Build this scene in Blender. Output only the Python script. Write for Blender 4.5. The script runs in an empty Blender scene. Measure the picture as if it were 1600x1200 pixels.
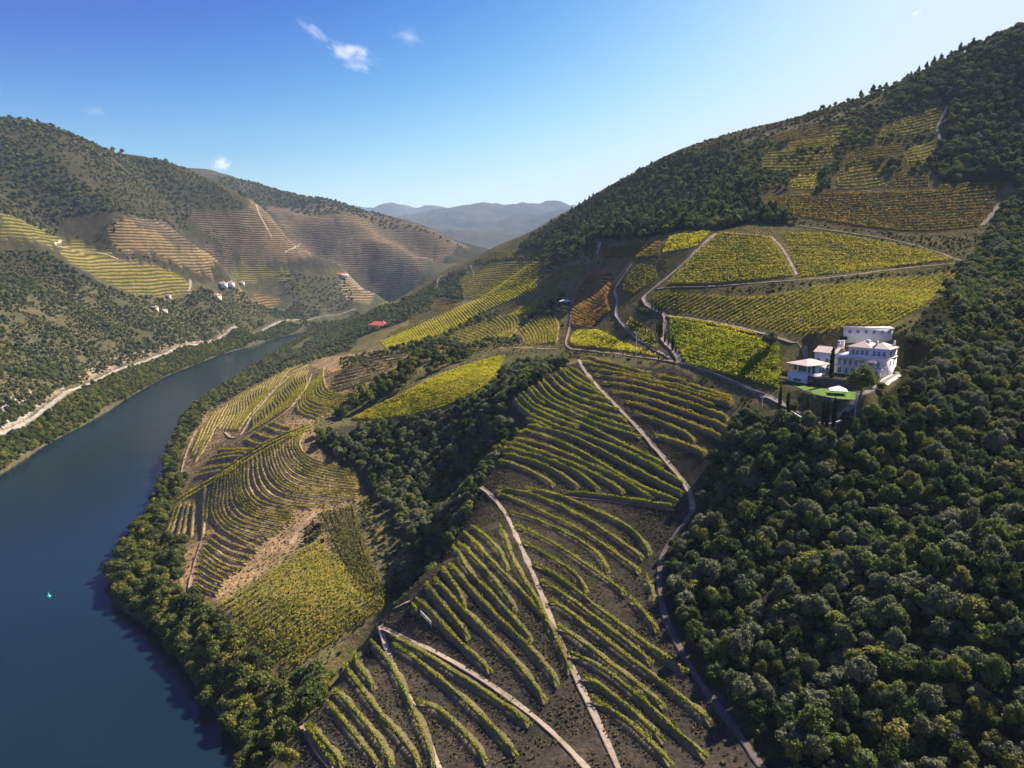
import bpy, math, random
import numpy as np

SC = bpy.context.scene
COL = SC.collection
random.seed(7)
RNG = np.random.default_rng(11)

# ------------------------------------------------------------------ camera
CAM_H, PITCH, FPX = 150.0, math.radians(10.48), 1081.0
cam_data = bpy.data.cameras.new("camera")
cam_data.sensor_width = 36.0
cam_data.lens = 36.0 * FPX / 1600.0
cam_data.clip_start, cam_data.clip_end = 1.0, 60000.0
cam = bpy.data.objects.new("camera", cam_data)
COL.objects.link(cam)
cam.location = (0, 0, CAM_H)
cam.rotation_euler = (math.pi / 2 - PITCH, 0, 0)
SC.camera = cam

# ------------------------------------------------------------------ sky and sun
SUN_AZ, SUN_EL = math.radians(52.0), math.radians(42.0)      # azimuth measured from +Y towards +X
world = bpy.data.worlds.new("World")
SC.world = world
world.use_nodes = True
wn, wl = world.node_tree.nodes, world.node_tree.links
wn.clear()
sky = wn.new("ShaderNodeTexSky")
sky.sky_type = 'NISHITA'
sky.sun_disc = False
sky.sun_elevation = SUN_EL
sky.sun_rotation = SUN_AZ
sky.altitude = 300
sky.air_density = 1.0
sky.dust_density = 1.4
sky.ozone_density = 4.0
# tone curve of the sky, channel by channel (deep blue overhead, near white towards horizon and sun)
sep = wn.new("ShaderNodeSeparateColor"); com = wn.new("ShaderNodeCombineColor")
wl.new(sky.outputs[0], sep.inputs[0])
for ch, (lo, hi, a, b, kind) in enumerate([(1.6, 4.8, 0.0, 4.7, 'SMOOTHSTEP'), (1.9, 5.8, 0.12, 5.5, 'SMOOTHSTEP'), (3.4, 7.0, 2.6, 6.3, 'LINEAR')]):
    mr = wn.new("ShaderNodeMapRange"); mr.interpolation_type = kind; mr.clamp = True
    mr.inputs[1].default_value = lo; mr.inputs[2].default_value = hi; mr.inputs[3].default_value = a; mr.inputs[4].default_value = b
    wl.new(sep.outputs[ch], mr.inputs[0]); wl.new(mr.outputs[0], com.inputs[ch])
bg = wn.new("ShaderNodeBackground"); bg.inputs['Strength'].default_value = 0.051
wo = wn.new("ShaderNodeOutputWorld")
wl.new(com.outputs[0], bg.inputs['Color']); wl.new(bg.outputs[0], wo.inputs['Surface'])

sun_data = bpy.data.lights.new("sun", 'SUN')
sun_data.energy = 5.0
sun_data.angle = math.radians(0.53)
sun_data.color = (1.0, 0.92, 0.80)
sun = bpy.data.objects.new("sun", sun_data)
COL.objects.link(sun)
sun.location = (400, 300, 900)
sun.rotation_euler = (math.pi / 2 - SUN_EL, 0, math.pi - SUN_AZ)

SC.view_settings.view_transform = 'Standard'
SC.view_settings.look = 'None'
SC.view_settings.exposure = 1.62
SC.view_settings.gamma = 1.0
SC.view_settings.use_curve_mapping = False
SC.cycles.max_bounces = 5
SC.cycles.diffuse_bounces = 2
SC.cycles.glossy_bounces = 2
SC.cycles.transmission_bounces = 2
SC.cycles.volume_bounces = 1
SC.cycles.transparent_max_bounces = 4
SC.cycles.volume_step_rate = 0.5

# ------------------------------------------------------------------ helpers
def slope_t(py):
    return np.tan(PITCH + np.arctan((np.asarray(py, float) - 600.0) / FPX))

def tan_az(px, py):
    t = slope_t(py)
    return (np.asarray(px, float) - 800.0) / FPX * (math.cos(PITCH) + t * math.sin(PITCH))

def pos_at(px, py, Y, dz=0.0):
    """world point on the line of sight of a picture point, Y metres ahead"""
    return (float(tan_az(px, py)) * Y, Y, CAM_H - float(slope_t(py)) * Y - dz)

def hash2(ix, iy, seed):
    n = (ix.astype(np.int64) * 374761393 + iy.astype(np.int64) * 668265263 + seed * 1442695041) & 0x7fffffff
    n = ((n ^ (n >> 13)) * 1274126177) & 0x7fffffff
    n = n ^ (n >> 16)
    return (n & 0xffff) / 65535.0

def vnoise(x, y, seed=0):
    ix, iy = np.floor(x), np.floor(y)
    fx, fy = x - ix, y - iy
    fx = fx * fx * (3 - 2 * fx); fy = fy * fy * (3 - 2 * fy)
    a = hash2(ix, iy, seed); b = hash2(ix + 1, iy, seed)
    c = hash2(ix, iy + 1, seed); d = hash2(ix + 1, iy + 1, seed)
    return (a + (b - a) * fx) * (1 - fy) + (c + (d - c) * fx) * fy - 0.5

def fbm(x, y, octs=4, seed=0):
    s, amp = np.zeros_like(x, dtype=float), 1.0
    for k in range(octs):
        s += amp * vnoise(x, y, seed + 17 * k)
        x, y, amp = x * 2.03 + 11.3, y * 2.03 - 7.7, amp * 0.5
    return s

def in_poly(x, y, poly):
    inside = np.zeros(x.shape, bool)
    n = len(poly)
    for i in range(n):
        x0, y0 = poly[i][:2]; x1, y1 = poly[(i + 1) % n][:2]
        if y0 == y1: continue
        c = ((y0 > y) != (y1 > y)) & (x < (x1 - x0) * (y - y0) / (y1 - y0) + x0)
        inside ^= c
    return inside

def dist_poly(x, y, poly, closed=True):
    d = np.full(x.shape, 1e9)
    n = len(poly)
    for i in range(n if closed else n - 1):
        ax, ay = poly[i][:2]; bx, by = poly[(i + 1) % n][:2]
        ex, ey = bx - ax, by - ay
        L = ex * ex + ey * ey + 1e-9
        t = np.clip(((x - ax) * ex + (y - ay) * ey) / L, 0, 1)
        d = np.minimum(d, np.hypot(x - ax - t * ex, y - ay - t * ey))
    return d

def tag(o, label=None, cat=None, group=None, kind=None):
    if label: o['label'] = label
    if cat: o['category'] = cat
    if group: o['group'] = group
    if kind: o['kind'] = kind
    return o

def link(o, parent=None):
    COL.objects.link(o)
    if parent is not None:
        o.parent = parent
    return o

def empty(name, loc, rz=0.0):
    o = bpy.data.objects.new(name, None)
    o.location = loc; o.rotation_euler = (0, 0, rz)
    o.empty_display_size = 0.5
    return link(o)

def mesh_np(name, verts, faces, mat=None, smooth=False):
    """verts (n,3), faces (m,3|4) arrays -> mesh datablock"""
    me = bpy.data.meshes.new(name)
    verts = np.asarray(verts, np.float32); faces = np.asarray(faces, np.int32)
    k = faces.shape[1]
    me.vertices.add(len(verts)); me.vertices.foreach_set("co", verts.ravel())
    me.loops.add(faces.size); me.loops.foreach_set("vertex_index", faces.ravel())
    me.polygons.add(len(faces))
    me.polygons.foreach_set("loop_start", np.arange(0, faces.size, k, dtype=np.int32))
    me.polygons.foreach_set("loop_total", np.full(len(faces), k, np.int32))
    if smooth:
        me.polygons.foreach_set("use_smooth", np.ones(len(faces), bool))
    me.update(calc_edges=True)
    if mat: me.materials.append(mat)
    return me

# ---- material helpers
def new_mat(name):
    m = bpy.data.materials.new(name); m.use_nodes = True
    nt = m.node_tree
    for n in list(nt.nodes): nt.nodes.remove(n)
    out = nt.nodes.new("ShaderNodeOutputMaterial")
    return m, nt, out

def N(nt, typ, **kw):
    n = nt.nodes.new(typ)
    for k, v in kw.items():
        if k in n.inputs.keys(): n.inputs[k].default_value = v
        else: setattr(n, k, v)
    return n

def ramp(nt, stops, fac=None, interp='LINEAR'):
    n = nt.nodes.new("ShaderNodeValToRGB")
    cr = n.color_ramp; cr.interpolation = interp
    while len(cr.elements) < len(stops): cr.elements.new(0.5)
    for e, (p, c) in zip(cr.elements, stops):
        e.position = p; e.color = (*c, 1.0) if len(c) == 3 else c
    if fac is not None: nt.links.new(fac, n.inputs['Fac'])
    return n

def mix(nt, a, b, fac, blend='MIX'):
    n = nt.nodes.new("ShaderNodeMix"); n.data_type = 'RGBA'; n.blend_type = blend
    for sock, v in ((n.inputs[6], a), (n.inputs[7], b)):
        if isinstance(v, (tuple, list)): sock.default_value = (*v[:3], 1.0)
        else: nt.links.new(v, sock)
    if isinstance(fac, (int, float)): n.inputs[0].default_value = fac
    else: nt.links.new(fac, n.inputs[0])
    return n.outputs[2]

def simple_mat(name, col, rough=0.85, var=0.12, scale=1.5, bump=0.0, metallic=0.0):
    m, nt, out = new_mat(name)
    b = N(nt, "ShaderNodeBsdfPrincipled", Roughness=rough, Metallic=metallic)
    b.inputs['Specular IOR Level'].default_value = 0.5 if rough < 0.6 else 0.1
    tc = N(nt, "ShaderNodeTexCoord")
    nz = N(nt, "ShaderNodeTexNoise", Scale=scale, Detail=5.0)
    nt.links.new(tc.outputs['Object'], nz.inputs['Vector'])
    lo = tuple(max(0, c * (1 - var)) for c in col); hi = tuple(min(1, c * (1 + var)) for c in col)
    r = ramp(nt, [(0.3, lo), (0.7, hi)], nz.outputs['Fac'])
    nt.links.new(r.outputs[0], b.inputs['Base Color'])
    if bump:
        bp = N(nt, "ShaderNodeBump", Strength=bump, Distance=0.05)
        nt.links.new(nz.outputs['Fac'], bp.inputs['Height']); nt.links.new(bp.outputs[0], b.inputs['Normal'])
    nt.links.new(b.outputs[0], out.inputs['Surface'])
    return m
# ------------------------------------------------------------------ terrain: survey points
# (picture x, picture y, metres ahead); S = scale of the near slope
S = 1.12
near = [(905,565,324),(916,575,316),(1144,634,235),(817,675,279),(1059,784,197),(772,716,264),(866,761,230),
 (803,803,215),(975,875,180),(706,853,211),(856,1103,130),(616,1009,159),(762,1137,128),(525,1084,143),(609,1197,120),
 (470,1140,134),(900,1200,112),(1085,790,193),(1100,900,160),(1200,1150,112),(1500,1100,106),(1590,1190,96),
 (1590,900,127),(1590,700,178),(1400,800,163),(1250,700,187),(1290,655,198),(1310,625,204),(1345,600,211),(1360,530,240),
 (1590,560,237),(1200,620,222),(1060,567,290),(1590,450,330),(1500,410,380),(1250,410,375),(1100,370,430),(1010,470,370),
 (1035,500,345),(1040,430,400),(1250,525,256),(1060,500,335),(1250,470,310),(1450,480,272),(1500,370,425),(1560,330,455),
 (1250,350,455),(750,765,235),(640,920,185),(590,985,168),(790,635,305)]
survey = [(*pos_at(px, py, Y * S),) for px, py, Y in near]
# picture x, y and height above the river
byz = [(450,960,20),(600,940,25),(620,800,33),(600,880,27),(700,690,52),(760,680,62),(800,600,80),(870,560,88),(880,550,90),(800,550,87),
 (680,610,72),(780,565,82),(560,655,55),(290,815,15),(380,730,38),(480,665,55),(560,600,68),(620,545,78),(310,940,10),
 (400,900,15),(460,830,22),(550,770,30),(450,610,35),(400,640,25),(320,690,15),(500,580,45),(560,540,48),(470,570,30),
 (560,520,35),(520,515,10),(593,505,55),(700,500,85),(650,530,74),(790,490,98),(860,480,108),(900,500,104),(940,450,125),
 (940,500,108),(950,550,97),(800,440,120),(700,440,105),
 # left bank
 (0,680,15),(150,590,15),(300,540,15),(450,505,15),(550,485,15),(75,635,15),(225,562,15),(375,518,15),(500,493,15)]
for px, py, z in byz:
    survey.append(pos_at(px, py, (CAM_H - z) / float(slope_t(py))))
byY = [(850,400,760),(930,380,620),(1000,400,520),(1000,350,620),(760,420,1100),
 (1600,50,720),(1400,137,800),(1300,172,840),(1200,195,880),(1050,240,960),(910,318,1100),(1400,250,580),(1300,300,545),(1590,250,560),(1590,150,640),
 (1200,270,650),(1100,300,720),(1050,330,690),(780,385,1300),(700,422,1330),(640,460,1400),(560,500,1500),
 # left bank
 (120,560,800),(60,600,655),(30,650,574),(0,540,730),(225,535,960),(300,512,1150),(380,497,1330),(450,490,1520),(0,460,860),(0,400,960),(0,340,1000),(0,222,1300),(75,218,1380),(150,226,1470),(250,276,1610),(330,318,1650),(390,322,1720),
 (150,450,1040),(150,510,910),(100,370,1150),(250,400,1250),(300,440,1270),(370,400,1620),(337,463,1230),(355,440,1340),(247,485,1060),(535,428,1800),
 (500,450,1700),(450,430,1680),(430,350,1820),(560,470,1740),(600,470,1950),(450,400,1830),
 (400,283,2700),(350,272,2900),(520,312,2600),(640,348,2500),(730,388,2400),(520,380,2150),(640,420,2100),(600,390,2200),
 # far mountains
 (560,332,11000),(620,325,11500),(740,332,12500),(830,332,12500),(905,325,12500),(780,345,7500),(700,352,6800),(745,388,4500),(850,338,7500)]
survey += [pos_at(*a) for a in byY]
# ground hidden behind edges: metres below the line of sight
hid = [(750,765,300,3),(640,920,240,6),(590,985,215,8),(1600,40,1000,70),(1400,128,1050,60),(1200,190,1150,60),(1050,240,1300,80),
 (910,318,1500,110),(0,190,1700,60),(150,210,1900,80),(250,250,2050,100),(330,290,2150,110),(400,283,3300,90),(520,312,3100,120),(640,348,2900,90),
 (780,385,1600,90),(700,422,1600,100),(640,322,16500,200),(830,322,16500,200)]
survey += [pos_at(*a) for a in hid]
# out of frame
survey += [(150,60,105),(60,60,70),(0,60,50),(-50,70,25),(120,-40,110),(0,-60,50),(260,160,150),(420,330,230),(620,600,340),(900,900,330),
 (-900,500,260),(-700,300,170),(-1300,900,380),(-600,100,120),(-900,-100,200),(2200,2500,300),(-2500,3000,350),(-3500,6000,500),(3500,6000,500),(1500,4000,350),
 (-60,20,20),(400,-100,220)]
# the two banks (height 0)
bank_r = [(395,1200),(340,1120),(285,1040),(240,985),(178,945),(172,900),(205,840),(238,800),(252,750),(275,690),(285,655),(330,620),(390,580),(440,548),(485,520)]
bank_l = [(0,742),(60,702),(130,665),(190,628),(260,588),(340,556),(420,532),(470,519)]
def water_pt(px, py):
    Y = CAM_H / float(slope_t(py)); return (float(tan_az(px, py)) * Y, Y)
BR = [water_pt(*p) for p in bank_r]; BL = [water_pt(*p) for p in bank_l]
RIVER = [(-110,-300),(-95,0),(-84,110)] + BR + [(-428,1405)] + BL[::-1] + [(-385,400),(-400,200),(-420,-300)]
survey += [(x, y, 0.3) for x, y in BR[::1]] + [(x, y, 0.3) for x, y in BL]
survey += [(-88,60,0.3),(-405,300,0.3),(-200,150,-8),(-280,400,-8),(-365,800,-8),(-300,100,-8)]

SV = np.array(survey)
CR0, CR1 = 40.0, 17000.0
su, sv_ = np.arctan2(SV[:,0], SV[:,1]), np.log(np.maximum(np.hypot(SV[:,0], SV[:,1]), 30.0))

def tps_kernel(d2):
    return np.where(d2 > 0, 0.5 * d2 * np.log(np.maximum(d2, 1e-12)), 0.0)
n = len(SV)
K = tps_kernel((su[:,None]-su[None])**2 + (sv_[:,None]-sv_[None])**2)
P = np.c_[np.ones(n), su, sv_]
A = np.zeros((n+3, n+3)); A[:n,:n] = K + 2e-4*np.eye(n); A[:n,n:] = P; A[n:,:n] = P.T
W = np.linalg.solve(A, np.r_[SV[:,2], 0, 0, 0])
def tps(u, v):
    out = np.empty(u.size); uf, vf = u.ravel(), v.ravel()
    for i in range(0, u.size, 40000):
        a, b = uf[i:i+40000], vf[i:i+40000]
        out[i:i+40000] = tps_kernel((a[:,None]-su)**2 + (b[:,None]-sv_)**2) @ W[:n] + W[n] + W[n+1]*a + W[n+2]*b
    return out.reshape(u.shape)

# polar grid round the viewpoint's foot, fine where the valley is in view
AZ = np.concatenate([np.radians(np.linspace(-110,-44,34)), np.radians(np.linspace(-43,43,640)), np.radians(np.linspace(44,110,34))])
LR = np.linspace(math.log(CR0), math.log(CR1), 700)
# coarse evaluation, then upsample the smooth surface
def upsample(src, n_out, axis):
    m = src.shape[axis]; pos = np.linspace(0, m-1, n_out); i = np.clip(pos.astype(int), 0, m-2); f = pos - i
    a, b = np.take(src, i, axis), np.take(src, i+1, axis)
    sh = [1,1]; sh[axis] = -1
    return a*(1-f.reshape(sh)) + b*f.reshape(sh)
lr_c = np.linspace(LR[0], LR[-1], 234)
UU, VV = np.meshgrid(AZ[::2], lr_c, indexing='ij')
Zc = tps(UU, VV)
Zc = upsample(Zc, 700, 1)
Zg = np.empty((len(AZ), 700))
for j in range(700): Zg[:, j] = np.interp(AZ, AZ[::2], Zc[:, j])
GX = np.sin(AZ)[:,None] * np.exp(LR)[None]; GY = np.cos(AZ)[:,None] * np.exp(LR)[None]
GR = np.exp(LR)[None] + 0*GX
# spurs and gullies of the hills across the river: picture polyline, metres ahead, rise, half-width
for pl_, A_, w_ in [([(410,325,1900),(430,370,1850),(470,400,1800),(530,430,1780),(565,462,1760)], 34, 90), ([(540,340,2300),(590,390,2150),(640,430,2080),(660,442,2070)], 38, 95),
  ([(470,330,2150),(540,400,2020),(590,450,1930)], -34, 90), ([(390,345,1800),(372,400,1660),(362,425,1560)], -30, 80), ([(620,360,2350),(690,405,2230)], -26, 80), ([(640,352,2450),(700,385,2380)], 24, 80),
  ([(200,340,1230),(290,390,1290),(340,425,1330)], 22, 70), ([(250,250,1600),(300,340,1500),(350,400,1450)], -24, 80), ([(100,375,1130),(200,420,1130),(290,450,1180)], 16, 55), ([(110,372,1160),(180,392,1180),(270,412,1230)], -14, 45),
  ([(90,260,1270),(150,300,1230),(190,340,1210)], 20, 70), ([(0,240,1220),(80,310,1130),(130,360,1150)], -20, 70)]:
    ln_ = [pos_at(*a)[:2] for a in pl_]; dd_ = dist_poly(GX, GY, ln_, closed=False); Zg = Zg + A_*np.exp(-(dd_/w_)**2)
# natural relief
amp = np.interp(GR, [0,200,450,900,1500,3000,9000], [0.35,0.6,1.6,5,16,60,190])
wav = np.interp(GR, [0,450,900,1500,3000,9000], [18,40,110,190,420,1100])
rel = fbm(GX/40, GY/40, 4, 3)*np.interp(GR,[0,700,900],[1,1,0]) + fbm(GX/170, GY/170, 5, 9)*np.interp(GR,[700,900,2300,2800],[0,1,1,0]) + fbm(GX/700, GY/700, 6, 23)*np.interp(GR,[2300,2800],[0,1])
inside = in_poly(GX, GY, RIVER)
dr = dist_poly(GX, GY, RIVER)
Zg = Zg + rel*amp*np.clip(dr/60, 0, 1)
Zg = np.where(inside, -np.minimum(0.5+dr*0.25, 8), np.maximum(Zg, np.minimum(0.25*dr, 4.0)))
Zg = np.where((GR > 1900) & (~inside), np.maximum(Zg, 6), Zg)

def ground_z(x, y):
    x, y = np.asarray(x, float), np.asarray(y, float)
    a = np.arctan2(x, y); r = np.log(np.maximum(np.hypot(x, y), CR0))
    fi = np.clip(np.interp(a, AZ, np.arange(len(AZ))), 0, len(AZ)-1.001)
    fj = np.clip((r-LR[0])/(LR[1]-LR[0]), 0, len(LR)-1.001)
    i, j = fi.astype(int), fj.astype(int); u, v = fi-i, fj-j
    return (Zg[i,j]*(1-u)*(1-v)+Zg[i+1,j]*u*(1-v)+Zg[i,j+1]*(1-u)*v+Zg[i+1,j+1]*u*v)

def sight(px, py, tmin=60.0):
    """where the line of sight of a picture point first meets the ground"""
    ta = float(tan_az(px, py)); t = float(slope_t(py)); az = math.atan(ta)
    r = np.exp(np.linspace(math.log(tmin), LR[-1], 2400)); y = r*math.cos(az); x = r*math.sin(az)
    d = ground_z(x, y) - (CAM_H - t*y)
    k = np.nonzero(d > 0)[0]
    if len(k) == 0 or k[0] == 0: j = int(np.argmax(d)); return (x[j], y[j], float(ground_z(x[j], y[j])))
    j = k[0]; f = d[j-1]/(d[j-1]-d[j]); rr = r[j-1]+(r[j]-r[j-1])*f
    X, Y = rr*math.sin(az), rr*math.cos(az)
    return (X, Y, float(ground_z(X, Y)))
def sights(pts): return [sight(*p) for p in pts]
# ------------------------------------------------------------------ house platform cut into the slope
def plat_pt(px, py, z):
    Y = (CAM_H-z)/float(slope_t(py)); return (float(tan_az(px, py))*Y, Y, z)
PLAT_Z, LAWN_Z = 106.3, 103.4
PLAT = [plat_pt(*q, PLAT_Z)[:2] for q in [(1275,588),(1285,602),(1310,605),(1345,611),(1380,601),(1412,587),(1422,576),(1330,571),(1275,574)]]
LAWN = [plat_pt(*q, LAWN_Z)[:2] for q in [(1222,590),(1225,598),(1245,606),(1272,617),(1305,624),(1340,627),(1364,615),(1348,609),(1310,604),(1282,600),(1285,588),(1262,580)]]
for pg_, pz_, rad_ in ((LAWN, LAWN_Z, 3.5), (PLAT, PLAT_Z, 7.0)):
    w_ = np.where(in_poly(GX, GY, pg_), 1.0, np.clip(1 - dist_poly(GX, GY, pg_)/rad_, 0, 1)); w_ = w_*w_*(3-2*w_)
    if pz_ == PLAT_Z: w_ = np.where(in_poly(GX, GY, LAWN), 0, w_)
    Zg = Zg*(1-w_) + pz_*w_

# ------------------------------------------------------------------ ground cover colours (true surface colours)
EARTH, SCHIST, DRY, OLIVE, SCRUB, WOOD, GRASS = (.21,.135,.085), (.13,.095,.082), (.24,.18,.085), (.13,.115,.035), (.15,.128,.058), (.045,.045,.022), (.15,.16,.035)
TERR_BROWN, TERR_PURP, SAND = (.165,.122,.085), (.115,.088,.075), (.33,.27,.2)
regions = [  # picture outline, colour, terraced?
 ([(1085,800),(1050,850),(1035,930),(1070,1020),(1130,1090),(1210,1230),(1900,1230),(1900,300),(1600,290),(1560,330),(1540,370),(1515,405),(1490,440),(1440,490),(1415,540),(1400,600),(1345,680),(1290,690),(1200,660),(1150,650),(1140,690),(1110,720)], WOOD, 0),
 ([(1480,290),(1575,285),(1900,290),(1900,30),(1600,55),(1500,110),(1460,140),(1480,170),(1470,220),(1440,250)], WOOD, 0),
 ([(1250,355),(1190,350),(1110,365),(1060,360),(940,375),(900,385),(850,372),(910,325),(1000,275),(1080,245),(1130,240),(1150,270),(1180,300),(1200,330)], WOOD, 0),
 ([(1190,300),(1350,298),(1480,290),(1575,285),(1560,320),(1535,355),(1430,366),(1330,355),(1220,335)], (.17,.12,.05), 0),
 ([(1205,215),(1330,180),(1480,165),(1470,200),(1380,240),(1440,270),(1200,300),(1160,260)], (.14,.11,.045), 0),
 ([(1150,225),(1300,170),(1400,135),(1490,108),(1400,140),(1300,190),(1200,212)], (.25,.2,.1), 0),
 ([(1115,365),(1205,370),(1330,368),(1500,405),(1330,430),(1240,438),(1040,450),(1075,410)], (.17,.14,.06), 0),
 ([(1010,455),(1100,460),(1180,465),(1260,450),(1340,440),(1500,425),(1480,445),(1440,480),(1410,510),(1270,528),(1200,517),(1100,497),(1030,480)], (.16,.14,.05), 0),
 ([(1045,500),(1130,505),(1225,535),(1225,610),(1130,590),(1065,566)], (.12,.12,.04), 0),
 # near slope
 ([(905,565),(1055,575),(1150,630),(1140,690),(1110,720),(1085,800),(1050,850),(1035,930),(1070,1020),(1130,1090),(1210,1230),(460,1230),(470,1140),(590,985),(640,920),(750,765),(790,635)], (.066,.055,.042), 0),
 # ravine
 ([(490,680),(550,662),(640,657),(700,642),(760,612),(800,572),(890,552),(885,575),(820,615),(790,640),(800,670),(780,720),(750,762),(735,800),(690,860),(640,922),(610,945),(600,930),(640,860),(600,800),(560,740),(500,710)], (.07,.06,.04), 0),
 # terraced spur
 ([(265,840),(300,650),(360,610),(480,560),(600,545),(640,560),(600,590),(540,620),(490,660),(500,710),(560,745),(560,800),(500,840),(400,920),(300,950),(285,920)], (.30,.205,.11), 0),
 ([(345,940),(400,900),(470,850),(500,800),(530,870),(560,920),(600,940),(595,965),(540,990),(520,1030),(440,1045),(420,1010),(370,970)], (.22,.18,.075), 0),
 ([(550,655),(575,640),(640,610),(660,595),(700,580),(760,560),(790,557),(775,590),(760,605),(730,620),(690,640),(640,652),(600,657)], (.24,.21,.05), 0),
 ([(592,540),(640,542),(700,515),(745,490),(800,470),(840,445),(790,452),(740,470),(690,490),(620,518)], (.24,.2,.05), 0),
 ([(690,540),(700,515),(745,490),(800,470),(850,470),(880,480),(872,540),(800,545)], (.19,.15,.06), 0),
 ([(905,440),(935,420),(962,420),(955,470),(945,495),(920,505),(895,518),(890,490)], (.23,.12,.05), 0),
 ([(882,545),(895,518),(920,505),(960,525),(1035,557),(1000,556),(930,548)], (.2,.17,.05), 0),
 ([(940,395),(980,370),(1040,365),(1030,400),(990,405)], (.2,.14,.06), 0),
 ([(1035,395),(1045,370),(1110,362),(1085,385)], (.25,.24,.05), 0),
 ([(700,440),(730,415),(800,405),(850,412),(840,450),(780,460),(720,470),(690,460)], (.23,.19,.085), 0),
 ([(600,500),(640,470),(700,430),(760,400),(850,390),(930,400),(900,440),(880,470),(800,470),(700,500),(640,515)], (.19,.16,.08), 0),
 ([(640,480),(680,460),(720,470),(700,500),(650,505)], (.18,.14,.085), 0),
 # across the river
 ([(0,676),(60,638),(130,594),(200,564),(280,539),(350,520),(350,514),(280,530),(200,551),(130,578),(60,620),(0,652)], (.27,.20,.15), 0),
 ([(0,668),(0,632),(35,612),(72,612),(62,636),(30,656)], (.33,.29,.27), 0),
 ([(0,340),(60,345),(100,375),(80,388),(0,375)], (.145,.13,.05), 1),
 ([(85,378),(112,370),(160,390),(190,408),(285,432),(302,456),(200,457),(150,432),(95,398)], (.17,.143,.052), 1),
 ([(165,360),(200,340),(245,350),(300,395),(370,430),(330,432),(280,412),(185,395)], (.24,.17,.1), 1),
 ([(200,345),(250,342),(320,380),(370,405),(365,425),(300,395)], TERR_PURP, 1),
 ([(362,432),(380,405),(450,425),(470,436),(400,437)], (.17,.16,.055), 1),
 ([(270,325),(390,325),(410,345),(380,400),(330,370)], TERR_PURP, 1),
 ([(385,335),(410,322),(530,322),(640,348),(735,388),(700,400),(655,440),(610,470),(545,425),(480,405),(430,405),(385,420),(372,400)], TERR_BROWN, 1),
 ([(370,462),(400,456),(440,465),(425,480),(375,476)], (.23,.15,.085), 1),
 ([(540,430),(600,465),(580,478),(545,470),(530,445)], (.26,.2,.13), 1),
]
REGW = []
cols = np.empty(GX.shape + (3,)); terr = np.zeros(GX.shape)
base_r = np.array(SCRUB); base_l = np.array((.09,.082,.044)); far_c = np.array((.075,.065,.05))
nz1 = fbm(GX/60, GY/60, 4, 40)
left = (GX < -300 - 0.02*GY) | ((GR > 1350))
cols[:] = base_r + 0*cols
cols[left] = base_l
upper_left = left & (Zg > 120 + 40*nz1)
cols[upper_left] = np.array((.06,.052,.034))
cols[GR > 2700] = far_c
jx = fbm(GX/9, GY/9, 3, 71); jy = fbm(GX/9, GY/9, 3, 72)
jamp = np.clip(GR*0.006, 0.6, 14)
PXx, PXy = GX + jx*jamp, GY + jy*jamp
for outl, c, te in regions:
    w = np.array(sights(outl))
    dd = np.hypot(w[:,0], w[:,1])
    REGW.append(w)
    x0, x1, y0, y1 = w[:,0].min()-5, w[:,0].max()+5, w[:,1].min()-5, w[:,1].max()+5
    sel = (GX > x0) & (GX < x1) & (GY > y0) & (GY < y1)
    k = np.nonzero(sel)
    ins = in_poly(PXx[k], PXy[k], [tuple(p[:2]) for p in w])
    kk = (k[0][ins], k[1][ins])
    cols[kk] = c; terr[kk] = te
cols[inside | (dr < 1.5)] = (.10,.085,.055)

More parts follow.
